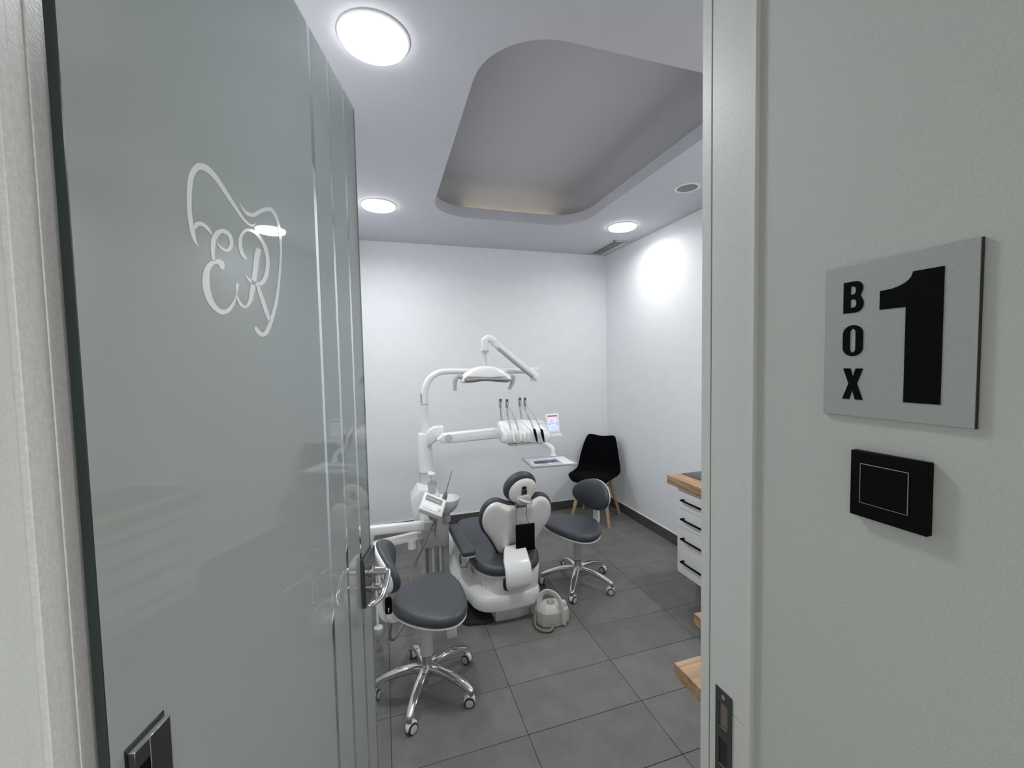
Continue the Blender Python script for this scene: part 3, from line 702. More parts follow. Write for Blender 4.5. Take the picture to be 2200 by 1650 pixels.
# plinth, base cover, upper body
MB().pad([(-0.155, -0.03), (-0.145, -0.055), (0.0, -0.068), (0.085, -0.055), (0.10, -0.02), (0.12, 0.75), (-0.18, 0.75)], [(0.004, 0.0), (0.0, 0.004), (-0.012, 0.10), (-0.016, 0.112)]).build('plinth', 'white_plastic', dc)
cover = [(-0.30, 0.05), (-0.285, -0.02), (-0.24, -0.085), (-0.16, -0.118), (-0.02, -0.128), (0.10, -0.118), (0.155, -0.075), (0.172, 0.0), (0.185, 0.20), (0.18, 0.80), (-0.36, 0.80), (-0.37, 0.55), (-0.355, 0.30)]
MB().pad(cover, [(0.02, 0.100), (0.004, 0.106), (0.0, 0.118), (-0.002, 0.165), (0.004, 0.190), (0.018, 0.204), (0.045, 0.212)], smooth=4).build('base_cover', 'white_plastic', dc, sharp=50)
upper = [(-0.205, 0.06), (-0.195, -0.02), (-0.14, -0.095), (-0.02, -0.112), (0.09, -0.100), (0.150, -0.055), (0.170, 0.05), (0.18, 0.30), (0.17, 0.80), (-0.20, 0.80)]
MB().pad(upper, [(0.0, 0.190), (-0.004, 0.205), (-0.010, 0.28), (-0.014, 0.335), (0.0, 0.350)], smooth=4).build('upper_body', 'white_plastic', dc, sharp=50)
# swooping side fairing to the unit
secs = []
for y, xa, xb, zt in ((0.20, -0.36, -0.24, 0.205), (0.32, -0.37, -0.22, 0.222), (0.45, -0.375, -0.20, 0.255), (0.54, -0.375, -0.20, 0.305), (0.62, -0.37, -0.20, 0.335), (0.72, -0.37, -0.20, 0.34)):
    secs.append([(xa, y, 0.12), (xb, y, 0.12), (xb, y, zt + 0.02), (xb - 0.03, y, zt + 0.026), (xa + 0.03, y, zt + 0.006), (xa, y, zt - 0.015)])
MB().loft(secs).build('side_fairing', 'white_plastic', dc, sharp=50)
MB().pad([(-0.37, 0.02), (-0.33, -0.03), (-0.20, -0.06), (-0.12, -0.02), (-0.12, 0.3), (-0.36, 0.3)], [(0, 0.0), (0, 0.02), (0.004, 0.026)]).build('rubber_mat', 'rubber', dc)
# seat cushion with rounded near end
seat = [(-0.27, 0.30), (-0.275, 0.12), (-0.260, 0.01), (-0.225, -0.07), (-0.16, -0.125), (-0.05, -0.142), (0.06, -0.138), (0.135, -0.10), (0.18, -0.02), (0.205, 0.09), (0.225, 0.30), (0.215, 0.60), (0.17, 0.78), (0.0, 0.80), (-0.20, 0.78), (-0.25, 0.60)]
MB().pad(seat, quarter(0.03, 0.335, 0.402, 4) + [(0.03, 0.405, 0.85), (0.03, 0.402, 0.5), (0.03, 0.40, 0.2)], fmap=lambda x, y, z: (x, y, z + (0.0 if y > 0 else 0.0)), smooth=4).build('seat', 'leatherette', dc, sharp=60)
MB().pad(seat, [(0.03, 0.318), (0.012, 0.322), (0.006, 0.338)], smooth=4).build('seat_pan', 'white_plastic', dc, sharp=60)
MB().pad(rrect(-0.21, 0.18, 0.76, 1.10, 0.06, 5), quarter(0.02, 0.33, 0.385, 3), fmap=lambda x, y, z: (x, 0.76 + (y - 0.76) * 0.62, z - (y - 0.76) * 0.72)).build('leg_rest', 'leatherette', dc, sharp=60)
# arm rest pad on its bracket
ar = MB().pad(rrect(-0.355, -0.262, -0.03, 0.47, 0.024, 4), quarter(0.012, 0.455, 0.492, 3)).build('arm_rest', 'leatherette', dc, sharp=60)
MB().pad(rrect(-0.350, -0.266, -0.02, 0.46, 0.02, 4), [(0.01, 0.440), (0.0, 0.444), (0.0, 0.456)]).build('rest_shell', 'white_plastic', ar)
secs = []
for z, xa, xb, ya, yb in ((0.36, -0.30, -0.24, 0.24, 0.40), (0.40, -0.335, -0.27, 0.20, 0.40), (0.445, -0.345, -0.272, 0.12, 0.42)):
    secs.append([(x, y, z) for x, y in rrect(xa, xb, ya, yb, 0.02, 4)])
MB().loft(secs).build('rest_bracket', 'pale_grey_plastic', ar)
MB().tube([(-0.30, 0.30, 0.33), (-0.325, 0.16, 0.31), (-0.315, 0.03, 0.37), (-0.30, 0.02, 0.45)], 0.009, 8).build('rest_rod', 'chrome', ar)
# backrest: tilted plane, u to the right, v up the back, w away from the sitter (towards the camera)
tl_ = math.radians(12)
BP = Vector((0.038, 0.045, 0.50))
def back(u, v, w):
    w2 = w + (0.10 * u * u)
    return (BP.x + u, BP.y - math.sin(tl_) * v - math.cos(tl_) * w2, BP.z + math.cos(tl_) * v - math.sin(tl_) * w2)
half = [(0.0, 0.247), (0.055, 0.252), (0.10, 0.270), (0.145, 0.290), (0.185, 0.285), (0.220, 0.258), (0.241, 0.212), (0.245, 0.155), (0.230, 0.100), (0.198, 0.050), (0.168, 0.0), (0.143, -0.05), (0.120, -0.092), (0.080, -0.115), (0.0, -0.12)]
heart = half + [(-u, v) for u, v in reversed(half[1:-1])]
shell_fn = lambda u, v, w: back(u, v, w - 0.022 * math.exp(-(u / 0.055) ** 2) * (1 if w > 0 else 0) * max(0.0, min(1.0, (0.26 - v) * 12)) + (0.012 * math.exp(-((abs(u) - 0.085) / 0.03) ** 2) if w > 0.02 else 0))
heart_s = [(p.x, p.y) for p in catmull([(a, b, 0) for a, b in heart], 3, True)]
sh = MB(); sh.pad(heart_s, [(0.0, -0.005), (0.0, 0.004), (0.004, 0.012), (0.012, 0.018), (0.012, 0.021, 0.93), (0.012, 0.024, 0.82), (0.012, 0.026, 0.68), (0.012, 0.027, 0.52), (0.012, 0.028, 0.36), (0.012, 0.028, 0.2), (0.012, 0.028, 0.08)], fmap=shell_fn)
sh.build('back_shell', 'cream_plastic', dc, sharp=50)
MB().pad(heart_s, [(0.012, -0.062), (-0.008, -0.054), (-0.016, -0.040), (-0.016, -0.020), (-0.008, -0.008), (0.010, -0.004)], fmap=back).build('backrest', 'leatherette', dc, sharp=60)
# strut behind the backrest
secs = []
for y, z, hw, th in ((0.02, 0.462, 0.068, 0.012), (-0.03, 0.455, 0.080, 0.022), (-0.110, 0.436, 0.088, 0.030), (-0.162, 0.392, 0.089, 0.032), (-0.174, 0.335, 0.088, 0.032), (-0.174, 0.292, 0.086, 0.032), (-0.167, 0.262, 0.080, 0.030), (-0.152, 0.248, 0.068, 0.024)):
    a = math.atan2(0.47 - z, 0.05 - y) if z > 0.40 else PI / 2
    nrm = Vector((0, -math.sin(min(a, PI / 2)), math.cos(min(a, PI / 2))))
    c = Vector((-0.018 + 0.25 * max(0.0, y + 0.12), y, z)); sec = []
    for uu, ww in rrect(-hw, hw, -th, 0.0, min(0.014, th / 2.2), 4): sec.append(tuple(c + Vector((uu, 0, 0)) + nrm * ww))
    secs.append(sec)
MB().loft(secs).build('back_strut', 'white_plastic', dc, sharp=50)
MB().pad(rrect(-0.112, 0.076, 0.236, 0.330, 0.03, 5), [(0, 0.0), (0.0, 0.030), (0.006, 0.034)], fmap=lambda x, z, w: (x, -0.098 - w, z)).build('strut_socket', 'rubber', dc)
# head rest
HR = math.radians(28)
he = ellipse(0.022, 0.362, 0.118, 0.100, 36, HR)
MB().pad(he, quarter(0.026, -0.050, 0.012, 4), fmap=lambda u, v, w: back(u - 0.006, v + 0.008, w - 0.012)).build('head_rest', 'leatherette', dc, sharp=60)
hs = MB().pad(ellipse(0.028, 0.352, 0.100, 0.084, 36, HR), [(0.0, 0.0), (0.0, 0.008), (0.004, 0.014), (0.015, 0.020), (0.015, 0.024, 0.75), (0.015, 0.026, 0.45), (0.015, 0.026, 0.15)], fmap=lambda u, v, w: back(u, v, w - 0.006)).build('head_shell', 'cream_plastic', dc, sharp=50)
MB().pad(rrect(0.016, 0.046, 0.372, 0.392, 0.004, 3), [(0, 0.016), (0, 0.0225)], fmap=back).build('slot', 'black_gloss', hs)
MB().pad(rrect(0.014, 0.050, 0.325, 0.373, 0.006, 3), [(0, 0.014), (0, 0.026), (0.003, 0.028)], fmap=back).build('stem_bracket', 'dark_steel', hs)
kb = MB().pad(ellipse(0.030, 0.298, 0.050, 0.036, 28, 0.2), [(0.004, 0.0), (0, 0.006), (0, 0.032), (0.006, 0.038), (0.006, 0.040, 0.5), (0.006, 0.040, 0.1)], fmap=back).build('lock_knob', 'pale_grey_plastic', dc)
MB().tube([back(-0.005, 0.312, 0.040), back(0.03, 0.296, 0.048), back(0.068, 0.282, 0.044)], [0.006, 0.009, 0.007], 10).build('grip', 'cream_plastic', kb)
bm_ = MB(); bm_.pad(rrect(-0.022, 0.056, 0.236, 0.268, 0.006, 3), [(0, -0.01), (0, 0.018), (0.003, 0.020)], fmap=back); bm_.build('stem_guide', 'handle_brown', dc)

# black pouch hanging from the head rest stem
W0 = dc.matrix_basis
def chair_world(p):
    c, s = math.cos(math.radians(2)), math.sin(math.radians(2))
    return Vector((0.80 + p[0] * c - p[1] * s, 2.62 + p[0] * s + p[1] * c, p[2]))
pc = chair_world(back(0.030, 0.04, 0.055)); pc = Vector((pc.x + 0.016, pc.y - 0.006, 0.520))
t = thing('black_pouch', 'flat black pouch hanging by cords behind the patient backrest', 'pouch', pc, math.radians(2))
MB().box((-0.070, -0.005, -0.090), (0.066, 0.005, 0.090), 0.003, 2, M=RY(math.radians(1.5)) @ RX(math.radians(-3))).build('bag', 'black_fabric', t)
for ux, tx in ((-0.066, -0.070), (0.028, 0.004)):
    top = chair_world(back(ux * 0.62 + 0.03, 0.262, 0.036)) - pc; top = RZ(-math.radians(2)) @ top
    MB().tube([(ux, -0.004, 0.086), (tx, -0.012, 0.15), (tx, -0.020, 0.20), tuple(top)], 0.0016, 6, 5).build('cord', 'rubber', t)

# ------------------------------------------------------------------ dental unit with lamp, delivery head and spittoon
UX, UY = 0.30, 3.20
un = thing('dental_unit', 'white dental unit with overhead lamp arm, instrument head and spittoon', 'dental unit', (UX, UY, 0))
uo = Vector((UX, UY, 0))
def L_(p): return tuple(Vector(p) - uo)
def LP(ps): return [L_(p) for p in ps]
# column and body
secs = []
for z, x0, x1, y0, y1, r in ((0.0, 0.225, 0.435, 2.99, 3.34, 0.03), (0.38, 0.22, 0.425, 2.99, 3.34, 0.03)):
    secs.append([L_((x, y, z)) for x, y in rrect(x0, x1, y0, y1, r, 4)])
MB().loft(secs).build('lower_body', 'pale_grey_plastic', un)
secs = []
for z, x0, x1, y0, y1, r in ((0.385, 0.235, 0.418, 2.955, 3.33, 0.025), (0.40, 0.222, 0.420, 2.945, 3.34, 0.03), (0.52, 0.195, 0.422, 2.945, 3.34, 0.03), (0.60, 0.200, 0.420, 2.95, 3.34, 0.03), (0.655, 0.215, 0.405, 2.97, 3.32, 0.04)):
    secs.append([L_((x, y, z)) for x, y in rrect(x0, x1, y0, y1, r, 4)])
MB().loft(secs).build('upper_body', 'pale_grey_plastic', un, sharp=50)
for xa, xb in ((0.252, 0.272), (0.322, 0.332), (0.362, 0.380)):
    bx('body_groove', L_((xa, 2.983, 0.10)), L_((xb, 2.992, 0.375)), 'hose_grey' if xa < 0.3 else 'grey_plastic', un)
for xa in (0.296, 0.345): bx('body_rib', L_((xa, 2.972, 0.05)), L_((xa + 0.020, 2.99, 0.38)), 'white_plastic', un, 0.004)
# white side housing (left) rising to the cup filler
sh_ = [(0.166, 0.729), (0.195, 0.770), (0.219, 0.806), (0.235, 0.800), (0.262, 0.797), (0.300, 0.790), (0.345, 0.786), (0.366, 0.755), (0.374, 0.70), (0.360, 0.62), (0.245, 0.62), (0.226, 0.562), (0.182, 0.557), (0.170, 0.65)]
MB().pad(sh_, quarter(0.014, -0.10, 0.10, 3), fmap=lambda x, z, y: L_((x, 3.10 + y, z))).build('side_housing', 'white_plastic', un, sharp=50)
MB().lathe([(0.047, 0.60), (0.047, 0.885)], 28).build('inner_column', 'pale_grey_plastic', un, loc=(-0.012, 0, 0))
MB().lathe([(0.0505, 0.882), (0.053, 0.885), (0.053, 1.165), (0.049, 1.176), (0.028, 1.178)], 32).build('column', 'white_plastic', un, loc=(-0.008, 0, 0))
MB().lathe([(0.0512, 0.878), (0.0515, 0.882), (0.0512, 0.886)], 32).build('column_ring', 'grey_plastic', un, loc=(-0.008, 0, 0))
# collar wedge carrying the delivery arm
wed = [(0.292, 1.178), (0.316, 1.215), (0.355, 1.235), (0.424, 1.236), (0.432, 1.195), (0.405, 1.150), (0.345, 1.105), (0.30, 1.10)]
MB().pad(wed, quarter(0.014, -0.045, 0.045, 3), fmap=lambda x, z, y: L_((x, 3.16 + y, z))).build('arm_collar', 'white_plastic', un)
# lamp post
MB().tube(LP([(0.292, 3.2, 1.17), (0.295, 3.2, 1.30), (0.298, 3.2, 1.42), (0.304, 3.2, 1.515), (0.340, 3.2, 1.590), (0.395, 3.2, 1.630), (0.46, 3.2, 1.643), (0.66, 3.2, 1.640), (0.90, 3.2, 1.636), (1.17, 3.2, 1.630)]), [0.027, 0.027, 0.027, 0.026, 0.0245, 0.0235, 0.0225, 0.0215, 0.021, 0.021], 18, 6).build('lamp_post', 'white_plastic', un)
MB().lathe([(0.0278, 1.396), (0.0282, 1.398), (0.0278, 1.400)], 24).build('post_seam', 'grey_plastic', un, loc=(-0.004, 0, 0))
bx('post_badge', L_((0.266, 3.185, 1.41)), L_((0.271, 3.2, 1.485)), 'grey_plastic', un)
MB().lathe([(0.030, 1.548), (0.036, 1.552), (0.036, 1.652), (0.030, 1.658)], 24).build('elbow_joint', 'white_plastic', un, loc=L_((1.186, 3.19, 0)))
MB().tube(LP([(1.195, 3.165, 1.575), (0.985, 3.08, 1.72), (0.790, 3.0, 1.862)]), 1.0, 14, 0, flat=(0.020, 0.026)).build('spring_arm', 'white_plastic', un)
MB().tube(LP([(1.150, 3.135, 1.585), (0.985, 3.062, 1.700), (0.830, 2.998, 1.812)]), 1.0, 10, 0, flat=(0.013, 0.012)).build('arm_underside', 'grey_plastic', un)
MB().tube(LP([(0.728, 2.99, 1.872), (0.76, 2.992, 1.884), (0.80, 3.0, 1.866)]), [0.026, 0.028, 0.028], 16, 5).build('arm_knuckle', 'white_plastic', un)
MB().lathe([(0.024, 1.776), (0.027, 1.780), (0.027, 1.878), (0.020, 1.886)], 22).build('lamp_joint', 'white_plastic', un, loc=L_((0.726, 2.985, 0)))
MB().lathe([(0.0275, 1.778), (0.0275, 1.796)], 22).build('joint_ring', 'grey_plastic', un, loc=L_((0.726, 2.985, 0)))
MB().tube(LP([(0.722, 2.985, 1.78), (0.720, 2.975, 1.70), (0.718, 2.95, 1.66)]), [0.016, 0.015, 0.014], 12, 4).build('lamp_stem', 'pale_grey_plastic', un)
lamp_o = [(0.537, 1.565), (0.539, 1.600), (0.562, 1.632), (0.600, 1.655), (0.640, 1.673), (0.700, 1.680), (0.762, 1.677), (0.808, 1.662), (0.853, 1.636), (0.893, 1.606), (0.903, 1.578), (0.880, 1.556), (0.795, 1.561), (0.703, 1.572), (0.605, 1.563)]
lh = MB().pad(lamp_o, [(0.020, -0.075), (0.006, -0.062), (0.0, -0.04), (0.0, 0.01), (0.006, 0.032), (0.020, 0.045)], fmap=lambda x, z, y: L_((x, 2.95 + y, z)), smooth=4).build('lamp_head', 'white_plastic', un, sharp=50)
lens = [(0.550, 1.606), (0.600, 1.609), (0.650, 1.606), (0.720, 1.599), (0.790, 1.603), (0.840, 1.602), (0.880, 1.592), (0.876, 1.566), (0.795, 1.566), (0.703, 1.577), (0.605, 1.569), (0.552, 1.572)]
MB().pad(lens, [(0.0, 0.0), (0.0, 0.010), (0.006, 0.014)], fmap=lambda x, z, y: L_((x, 2.880 - y, z)), smooth=3).build('lamp_lens', 'satin_steel', lh)
for pts in ([(0.540, 2.93, 1.606), (0.508, 2.925, 1.610), (0.490, 2.92, 1.588), (0.484, 2.915, 1.55), (0.484, 2.91, 1.512)], [(0.895, 2.93, 1.600), (0.918, 2.925, 1.602), (0.922, 2.92, 1.580), (0.908, 2.915, 1.545), (0.884, 2.91, 1.508)]):
    MB().tube(LP(pts), [0.016, 0.017, 0.016, 0.014, 0.011], 12, 5).build('grip', 'grey_plastic', lh)
for x in (0.612, 0.848): MB().lathe([(0.008, 0.0), (0.008, 0.006), (0.004, 0.008)], 14, M=RX(PI / 2)).build('lamp_screw', 'ceramic', lh, loc=L_((x, 2.884, 1.638)))
# delivery arm and instrument head
arm_o = [(0.365, 1.150), (0.405, 1.190), (0.60, 1.198), (0.805, 1.207), (0.850, 1.180), (0.905, 1.165), (0.905, 1.110), (0.838, 1.128), (0.60, 1.122), (0.46, 1.118), (0.40, 1.122)]
MB().pad(arm_o, quarter(0.012, -0.035, 0.035, 3), fmap=lambda x, z, y: L_((x, 3.05 + y, z))).build('delivery_arm', 'white_plastic', un)
MB().pad(ellipse(0.445, 1.157, 0.030, 0.030, 24), [(0.001, 0), (0.001, 0.001), (0.0025, 0.0015)], fmap=lambda x, z, y: L_((x, 3.015 - y, z))).build('arm_joint_cover', 'pale_grey_plastic', un)
hd = holder('instrument_head', un, L_((1.00, 2.93, 1.10))); ho = Vector((1.00, 2.93, 1.10))
def H_(p): return tuple(Vector(p) - ho)
secs = []
prof = [(3.06, 1.175), (3.055, 1.240), (3.04, 1.258), (3.00, 1.262), (2.93, 1.228), (2.875, 1.192), (2.858, 1.172), (2.855, 1.135), (2.868, 1.112), (2.95, 1.104), (3.05, 1.12)]
for x, s, dx in ((0.822, 0.86, 0), (0.830, 0.96, 0), (0.85, 1.0, 0), (1.00, 1.0, 0), (1.10, 1.0, 0), (1.172, 0.97, 0), (1.186, 0.86, 0)):
    c = (2.955, 1.185)
    secs.append([H_((x, c[0] + (y - c[0]) * s, c[1] + (z - c[1]) * s - 0.035 * max(0, x - 1.0) * 2)) for y, z in prof])
MB().loft(secs).build('head_body', 'white_plastic', hd, sharp=50)
for x in (0.895, 0.955, 1.005, 1.06, 1.115): MB().box((-0.012, -0.012, -0.035), (0.012, 0.012, 0.02), 0.007, 2).build('holder_rib', 'cream_plastic', hd, loc=H_((x, 2.858, 1.165)))
bx('head_underside', H_((0.87, 2.865, 1.093)), H_((1.15, 3.03, 1.108)), 'grey_plastic', hd, 0.004)
WH = [((0.866, 1.255), (0.842, 1.43), (0.876, 1.205), (0.892, 1.128), 'white_plastic'), ((0.920, 1.255), (0.893, 1.425), (0.934, 1.200), (0.940, 1.134), 'white_plastic'),
      ((1.028, 1.255), (0.997, 1.433), (1.052, 1.200), (1.062, 1.122), 'black_plastic'), ((1.094, 1.250), (1.038, 1.431), (1.108, 1.195), (1.116, 1.120), 'black_plastic')]
for (bx_, bz), (tx, tz), (hx, hz), (ex, ez), mt in WH:
    i_ = holder('instrument', hd, (0, 0, 0))
    MB().tube([H_((bx_ - 0.012, 3.045, bz - 0.02)), H_((tx, 3.02, tz - 0.045))], 0.0024, 8, 0).build('whip_rod', 'satin_steel', i_)
    wg = MB(); wg.box(H_((tx - 0.010, 3.004, tz - 0.062)), H_((tx - 0.004, 3.022, tz)), 0.001, 1); wg.box(H_((tx + 0.007, 3.004, tz - 0.062)), H_((tx + 0.013, 3.022, tz)), 0.001, 1)
    wg.box(H_((tx - 0.010, 3.004, tz - 0.066)), H_((tx + 0.013, 3.022, tz - 0.060)), 0.001, 1); wg.build('hose_guide', 'satin_steel', i_)
    MB().tube([H_((tx + 0.0015, 3.006, tz - 0.018)), H_((tx + 0.0015, 3.006, tz))], 0.0055, 10, 0).build('guide_roller', 'rubber', i_)
    MB().tube([H_((bx_ + 0.004, 3.04, bz - 0.03)), H_((tx + 0.006, 3.016, tz - 0.09)), H_((tx + 0.001, 3.010, tz - 0.01)), H_((tx + 0.006, 2.99, tz - 0.06)), H_(((tx + hx) / 2 + 0.010, 2.93, (tz + hz) / 2 - 0.01)), H_((hx, 2.852, hz))], [0.0042, 0.0042, 0.0042, 0.0045, 0.005, 0.0055], 8, 6).build('hose', 'hose_pale', i_)
    MB().tube([H_((hx - 0.001, 2.848, hz + 0.01)), H_((hx + 0.003, 2.836, hz - 0.02)), H_((ex, 2.820, ez))], [0.0080, 0.0110, 0.006], 12, 4).build('handpiece', mt, i_)
    MB().tube([H_((ex, 2.828, ez + 0.004)), H_((ex + 0.006, 2.822, ez - 0.010))], [0.004, 0.003], 8, 0).build('tip', 'rubber', i_)
MB().tube([H_((0.893, 2.828, 1.128)), H_((0.905, 2.82, 1.10))], [0.003, 0.0015], 8, 0).build('needle_tip', 'satin_steel', hd)
# touch screen on its foot
ts = holder('touch_screen', hd, H_((1.222, 2.90, 1.235))); ts.rotation_euler = (math.radians(-14), 0, 0)
MB().box((-0.052, -0.006, -0.073), (0.052, 0.006, 0.073), 0.004, 2).build('screen_frame', 'white_plastic', ts)
bx('display', (-0.039, -0.0068, -0.056), (0.039, -0.0058, 0.060), 'screen_glow', ts)
bx('menu_bar', (-0.039, -0.0073, 0.050), (0.039, -0.0066, 0.060), 'screen_red', ts)
for x, z, w, h in ((-0.010, 0.016, 0.005, 0.004), (-0.027, -0.004, 0.005, 0.004), (0.033, 0.002, 0.004, 0.004), (0.033, -0.010, 0.004, 0.003), (0.005, -0.001, 0.016, 0.0012), (-0.012, 0.006, 0.006, 0.0012), (0.033, 0.040, 0.003, 0.003), (0.0, -0.035, 0.022, 0.001)):
    bx('icon', (x - w, -0.0073, z - h), (x + w, -0.0066, z + h), 'screen_red' if x > 0.03 else 'grey_plastic', ts)
bx('screen_foot', H_((1.17, 2.885, 1.130)), H_((1.296, 2.935, 1.152)), 'white_plastic', hd, 0.004)
# tray on a curved arm
ta = MB().tube(LP([(1.00, 2.94, 1.098), (1.07, 2.92, 1.108), (1.14, 2.88, 1.090), (1.19, 2.85, 1.058), (1.196, 2.842, 1.015)]), [0.012, 0.018, 0.019, 0.017, 0.015], 14, 6).build('tray_arm', 'white_plastic', un)
MB().lathe([(0.022, 0.998), (0.022, 1.012), (0.016, 1.016)], 20).build('tray_pivot', 'white_plastic', un, loc=L_((1.194, 2.842, 0)))
TC = Vector((1.112, 2.715, 0.992)); tang = math.radians(-4)
tr_ = holder('tray', un, L_(TC), tang)
MB().box((-0.163, -0.130, -0.004), (0.163, 0.130, 0.0), 0.001, 1).build('tray_bottom', 'paper_white', tr_)
rm = MB()
for lo, hi in (((-0.166, -0.134, -0.006), (0.166, -0.126, 0.008)), ((-0.166, 0.126, -0.006), (0.166, 0.134, 0.008)), ((-0.166, -0.134, -0.006), (-0.158, 0.134, 0.008)), ((0.158, -0.134, -0.006), (0.166, 0.134, 0.008))): rm.box(lo, hi, 0.002, 1)
rm.build('tray_rim', 'grey_plastic', tr_)
bx('tray_carrier', (-0.03, -0.06, -0.018), (0.12, 0.14, -0.0045), 'white_plastic', tr_, 0.004)
# spittoon
MB().lathe([(0.020, 0.620), (0.030, 0.630), (0.050, 0.642), (0.074, 0.670), (0.088, 0.706), (0.093, 0.732), (0.090, 0.737), (0.085, 0.730), (0.074, 0.695), (0.050, 0.668), (0.006, 0.660)], 36).build('spittoon_bowl', 'ceramic', un, loc=L_((0.410, 2.96, 0)))
MB().lathe([(0.022, 0.560), (0.030, 0.566), (0.030, 0.600), (0.022, 0.624)], 22).build('bowl_drain', 'grey_plastic', un, loc=L_((0.405, 2.96, 0)))
MB().tube(LP([(0.300, 3.07, 0.78), (0.300, 3.065, 0.86), (0.302, 3.05, 0.905), (0.315, 3.01, 0.915)]), [0.014, 0.013, 0.013, 0.012], 12, 5).build('cup_filler', 'white_plastic', un)
bx('filler_head', L_((0.287, 2.985, 0.898)), L_((0.337, 3.035, 0.916)), 'white_plastic', un, 0.005)
# assistant control panel
cpn = holder('control_panel', un, L_((0.290, 2.78, 0.755)), math.radians(-12)); cpn.rotation_euler = (math.radians(40), math.radians(27), math.radians(-6)); cpn.scale = (1.08, 1.05, 1.35)
MB().box((-0.075, -0.068, -0.022), (0.075, 0.062, 0.016), 0.008, 3).build('housing', 'white_plastic', cpn)
bx('display', (-0.058, 0.006, 0.0155), (0.050, 0.044, 0.0172), 'lcd_grey', cpn)
bx('button_strip', (-0.066, -0.052, 0.0155), (0.066, -0.014, 0.0185), 'white_plastic', cpn, 0.002)
MB().lathe([(0.010, 0.0), (0.010, 0.002), (0.006, 0.003)], 18).build('button', 'pale_grey_plastic', cpn, loc=(0.045, -0.033, 0.0182))
for k in range(5): bx('digit', (-0.048 + 0.017 * k, 0.016, 0.0170), (-0.038 + 0.017 * k, 0.034, 0.0176), 'grey_plastic', cpn)
MB().tube(LP([(0.300, 2.98, 0.60), (0.295, 2.90, 0.68), (0.290, 2.80, 0.735)]), 0.022, 12).build('panel_stalk', 'pale_grey_plastic', un)
# assistant arms going left
for pts, hh in (([(-0.26, 2.85, 0.612), (0.02, 2.85, 0.606), (0.235, 2.85, 0.598)], 0.032), ([(-0.20, 2.88, 0.478), (-0.02, 2.88, 0.500), (0.19, 2.88, 0.522)], 0.030)):
    MB().tube(LP(pts), 1.0, 14, 0, flat=(0.022, hh)).build('assistant_arm', 'white_plastic', un)
MB().pad(ellipse(0.258, 0.592, 0.048, 0.032, 24), [(0.004, -0.03), (0, -0.026), (0, 0.026), (0.004, 0.03)], fmap=lambda x, z, y: L_((x, 2.86 + y, z))).build('arm_knuckle', 'pale_grey_plastic', un)
bx('arm_link', L_((0.215, 2.86, 0.50)), L_((0.28, 2.97, 0.63)), 'pale_grey_plastic', un, 0.01)
bx('arm_link', L_((0.165, 2.86, 0.495)), L_((0.23, 2.99, 0.545)), 'pale_grey_plastic', un, 0.008)
MB().lathe([(0.022, 0.434), (0.028, 0.438), (0.028, 0.488), (0.031, 0.490)], 22).build('filter_cup', 'white_plastic', un, loc=L_((0.152, 2.88, 0)))
MB().tube(LP([(-0.12, 2.88, 0.50), (-0.115, 2.86, 0.55), (-0.10, 2.85, 0.59)]), 0.022, 12).build('arm_riser', 'white_plastic', un)
# suction handle with thin rod
sh2 = MB().tube(LP([(0.369, 2.85, 0.735), (0.385, 2.85, 0.785), (0.392, 2.85, 0.812)]), [0.014, 0.017, 0.008], 12, 4).build('suction_handle', 'handle_brown', un)
MB().tube(LP([(0.390, 2.85, 0.808), (0.440, 2.85, 0.962)]), [0.0035, 0.003], 8, 0).build('suction_rod', 'satin_steel', sh2)
MB().lathe([(0.0045, -0.006), (0.0055, 0.0), (0.0045, 0.006)], 10).build('rod_tip', 'ceramic', sh2, loc=L_((0.442, 2.85, 0.967)))
bx('handle_rest', L_((0.345, 2.845, 0.712)), L_((0.385, 2.93, 0.740)), 'white_plastic', un, 0.006)
# hoses
MB().tube(LP([(0.335, 2.82, 0.72), (0.310, 2.80, 0.648), (0.275, 2.80, 0.584), (0.217, 2.80, 0.467), (0.156, 2.80, 0.341), (0.120, 2.70, 0.25), (0.08, 2.50, 0.19), (0.02, 2.36, 0.170), (-0.012, 2.32, 0.205), (-0.004, 2.36, 0.31), (-0.05, 2.60, 0.42), (-0.10, 2.84, 0.49)]), 0.0085, 10, 7).build('suction_hose', 'hose_grey', un)
MB().tube(LP([(0.335, 2.86, 0.66), (0.325, 2.93, 0.56), (0.322, 2.96, 0.36), (0.325, 2.97, 0.05)]), 0.007, 8, 6).build('water_hose', 'grey_plastic', un)
MB().tube(LP([(-0.10, 2.84, 0.47), (-0.085, 2.70, 0.33), (-0.080, 2.56, 0.22), (-0.078, 2.50, 0.165)]), 0.007, 8, 6).build('filter_hose', 'grey_plastic', un)
MB().lathe([(0.004, 0.06), (0.018, 0.092), (0.026, 0.102), (0.027, 0.160), (0.018, 0.168)], 20).build('hanging_filter', 'pale_grey_plastic', un, loc=L_((-0.074, 2.50, 0)))

# plastic cup and instrument packet
t = thing('plastic_cup', 'white disposable cup under the filler beside the spittoon', 'cup', (0.312, 2.995, 0.7685))
MB().lathe([(0.022, 0.0), (0.025, 0.002), (0.034, 0.080), (0.037, 0.083), (0.0375, 0.085), (0.034, 0.084), (0.0325, 0.080), (0.024, 0.004), (0.002, 0.003)], 28).build('cup_wall', 'clear_cup', t)
bx('cup_ledge', L_((0.262, 2.955, 0.752)), L_((0.362, 3.05, 0.768)), 'white_plastic', un, 0.006)
pk = thing('instrument_packet', 'clear sterile packet of steel instruments lying on the tray', 'packet', (TC.x - 0.025, TC.y - 0.005, TC.z + 0.0005), tang)
bx('paper_back', (-0.125, -0.085, 0.0), (0.10, 0.085, 0.0015), 'paper_lilac', pk)
bx('clear_film', (-0.03, -0.07, 0.0015), (0.095, 0.07, 0.0028), 'film_blue', pk)
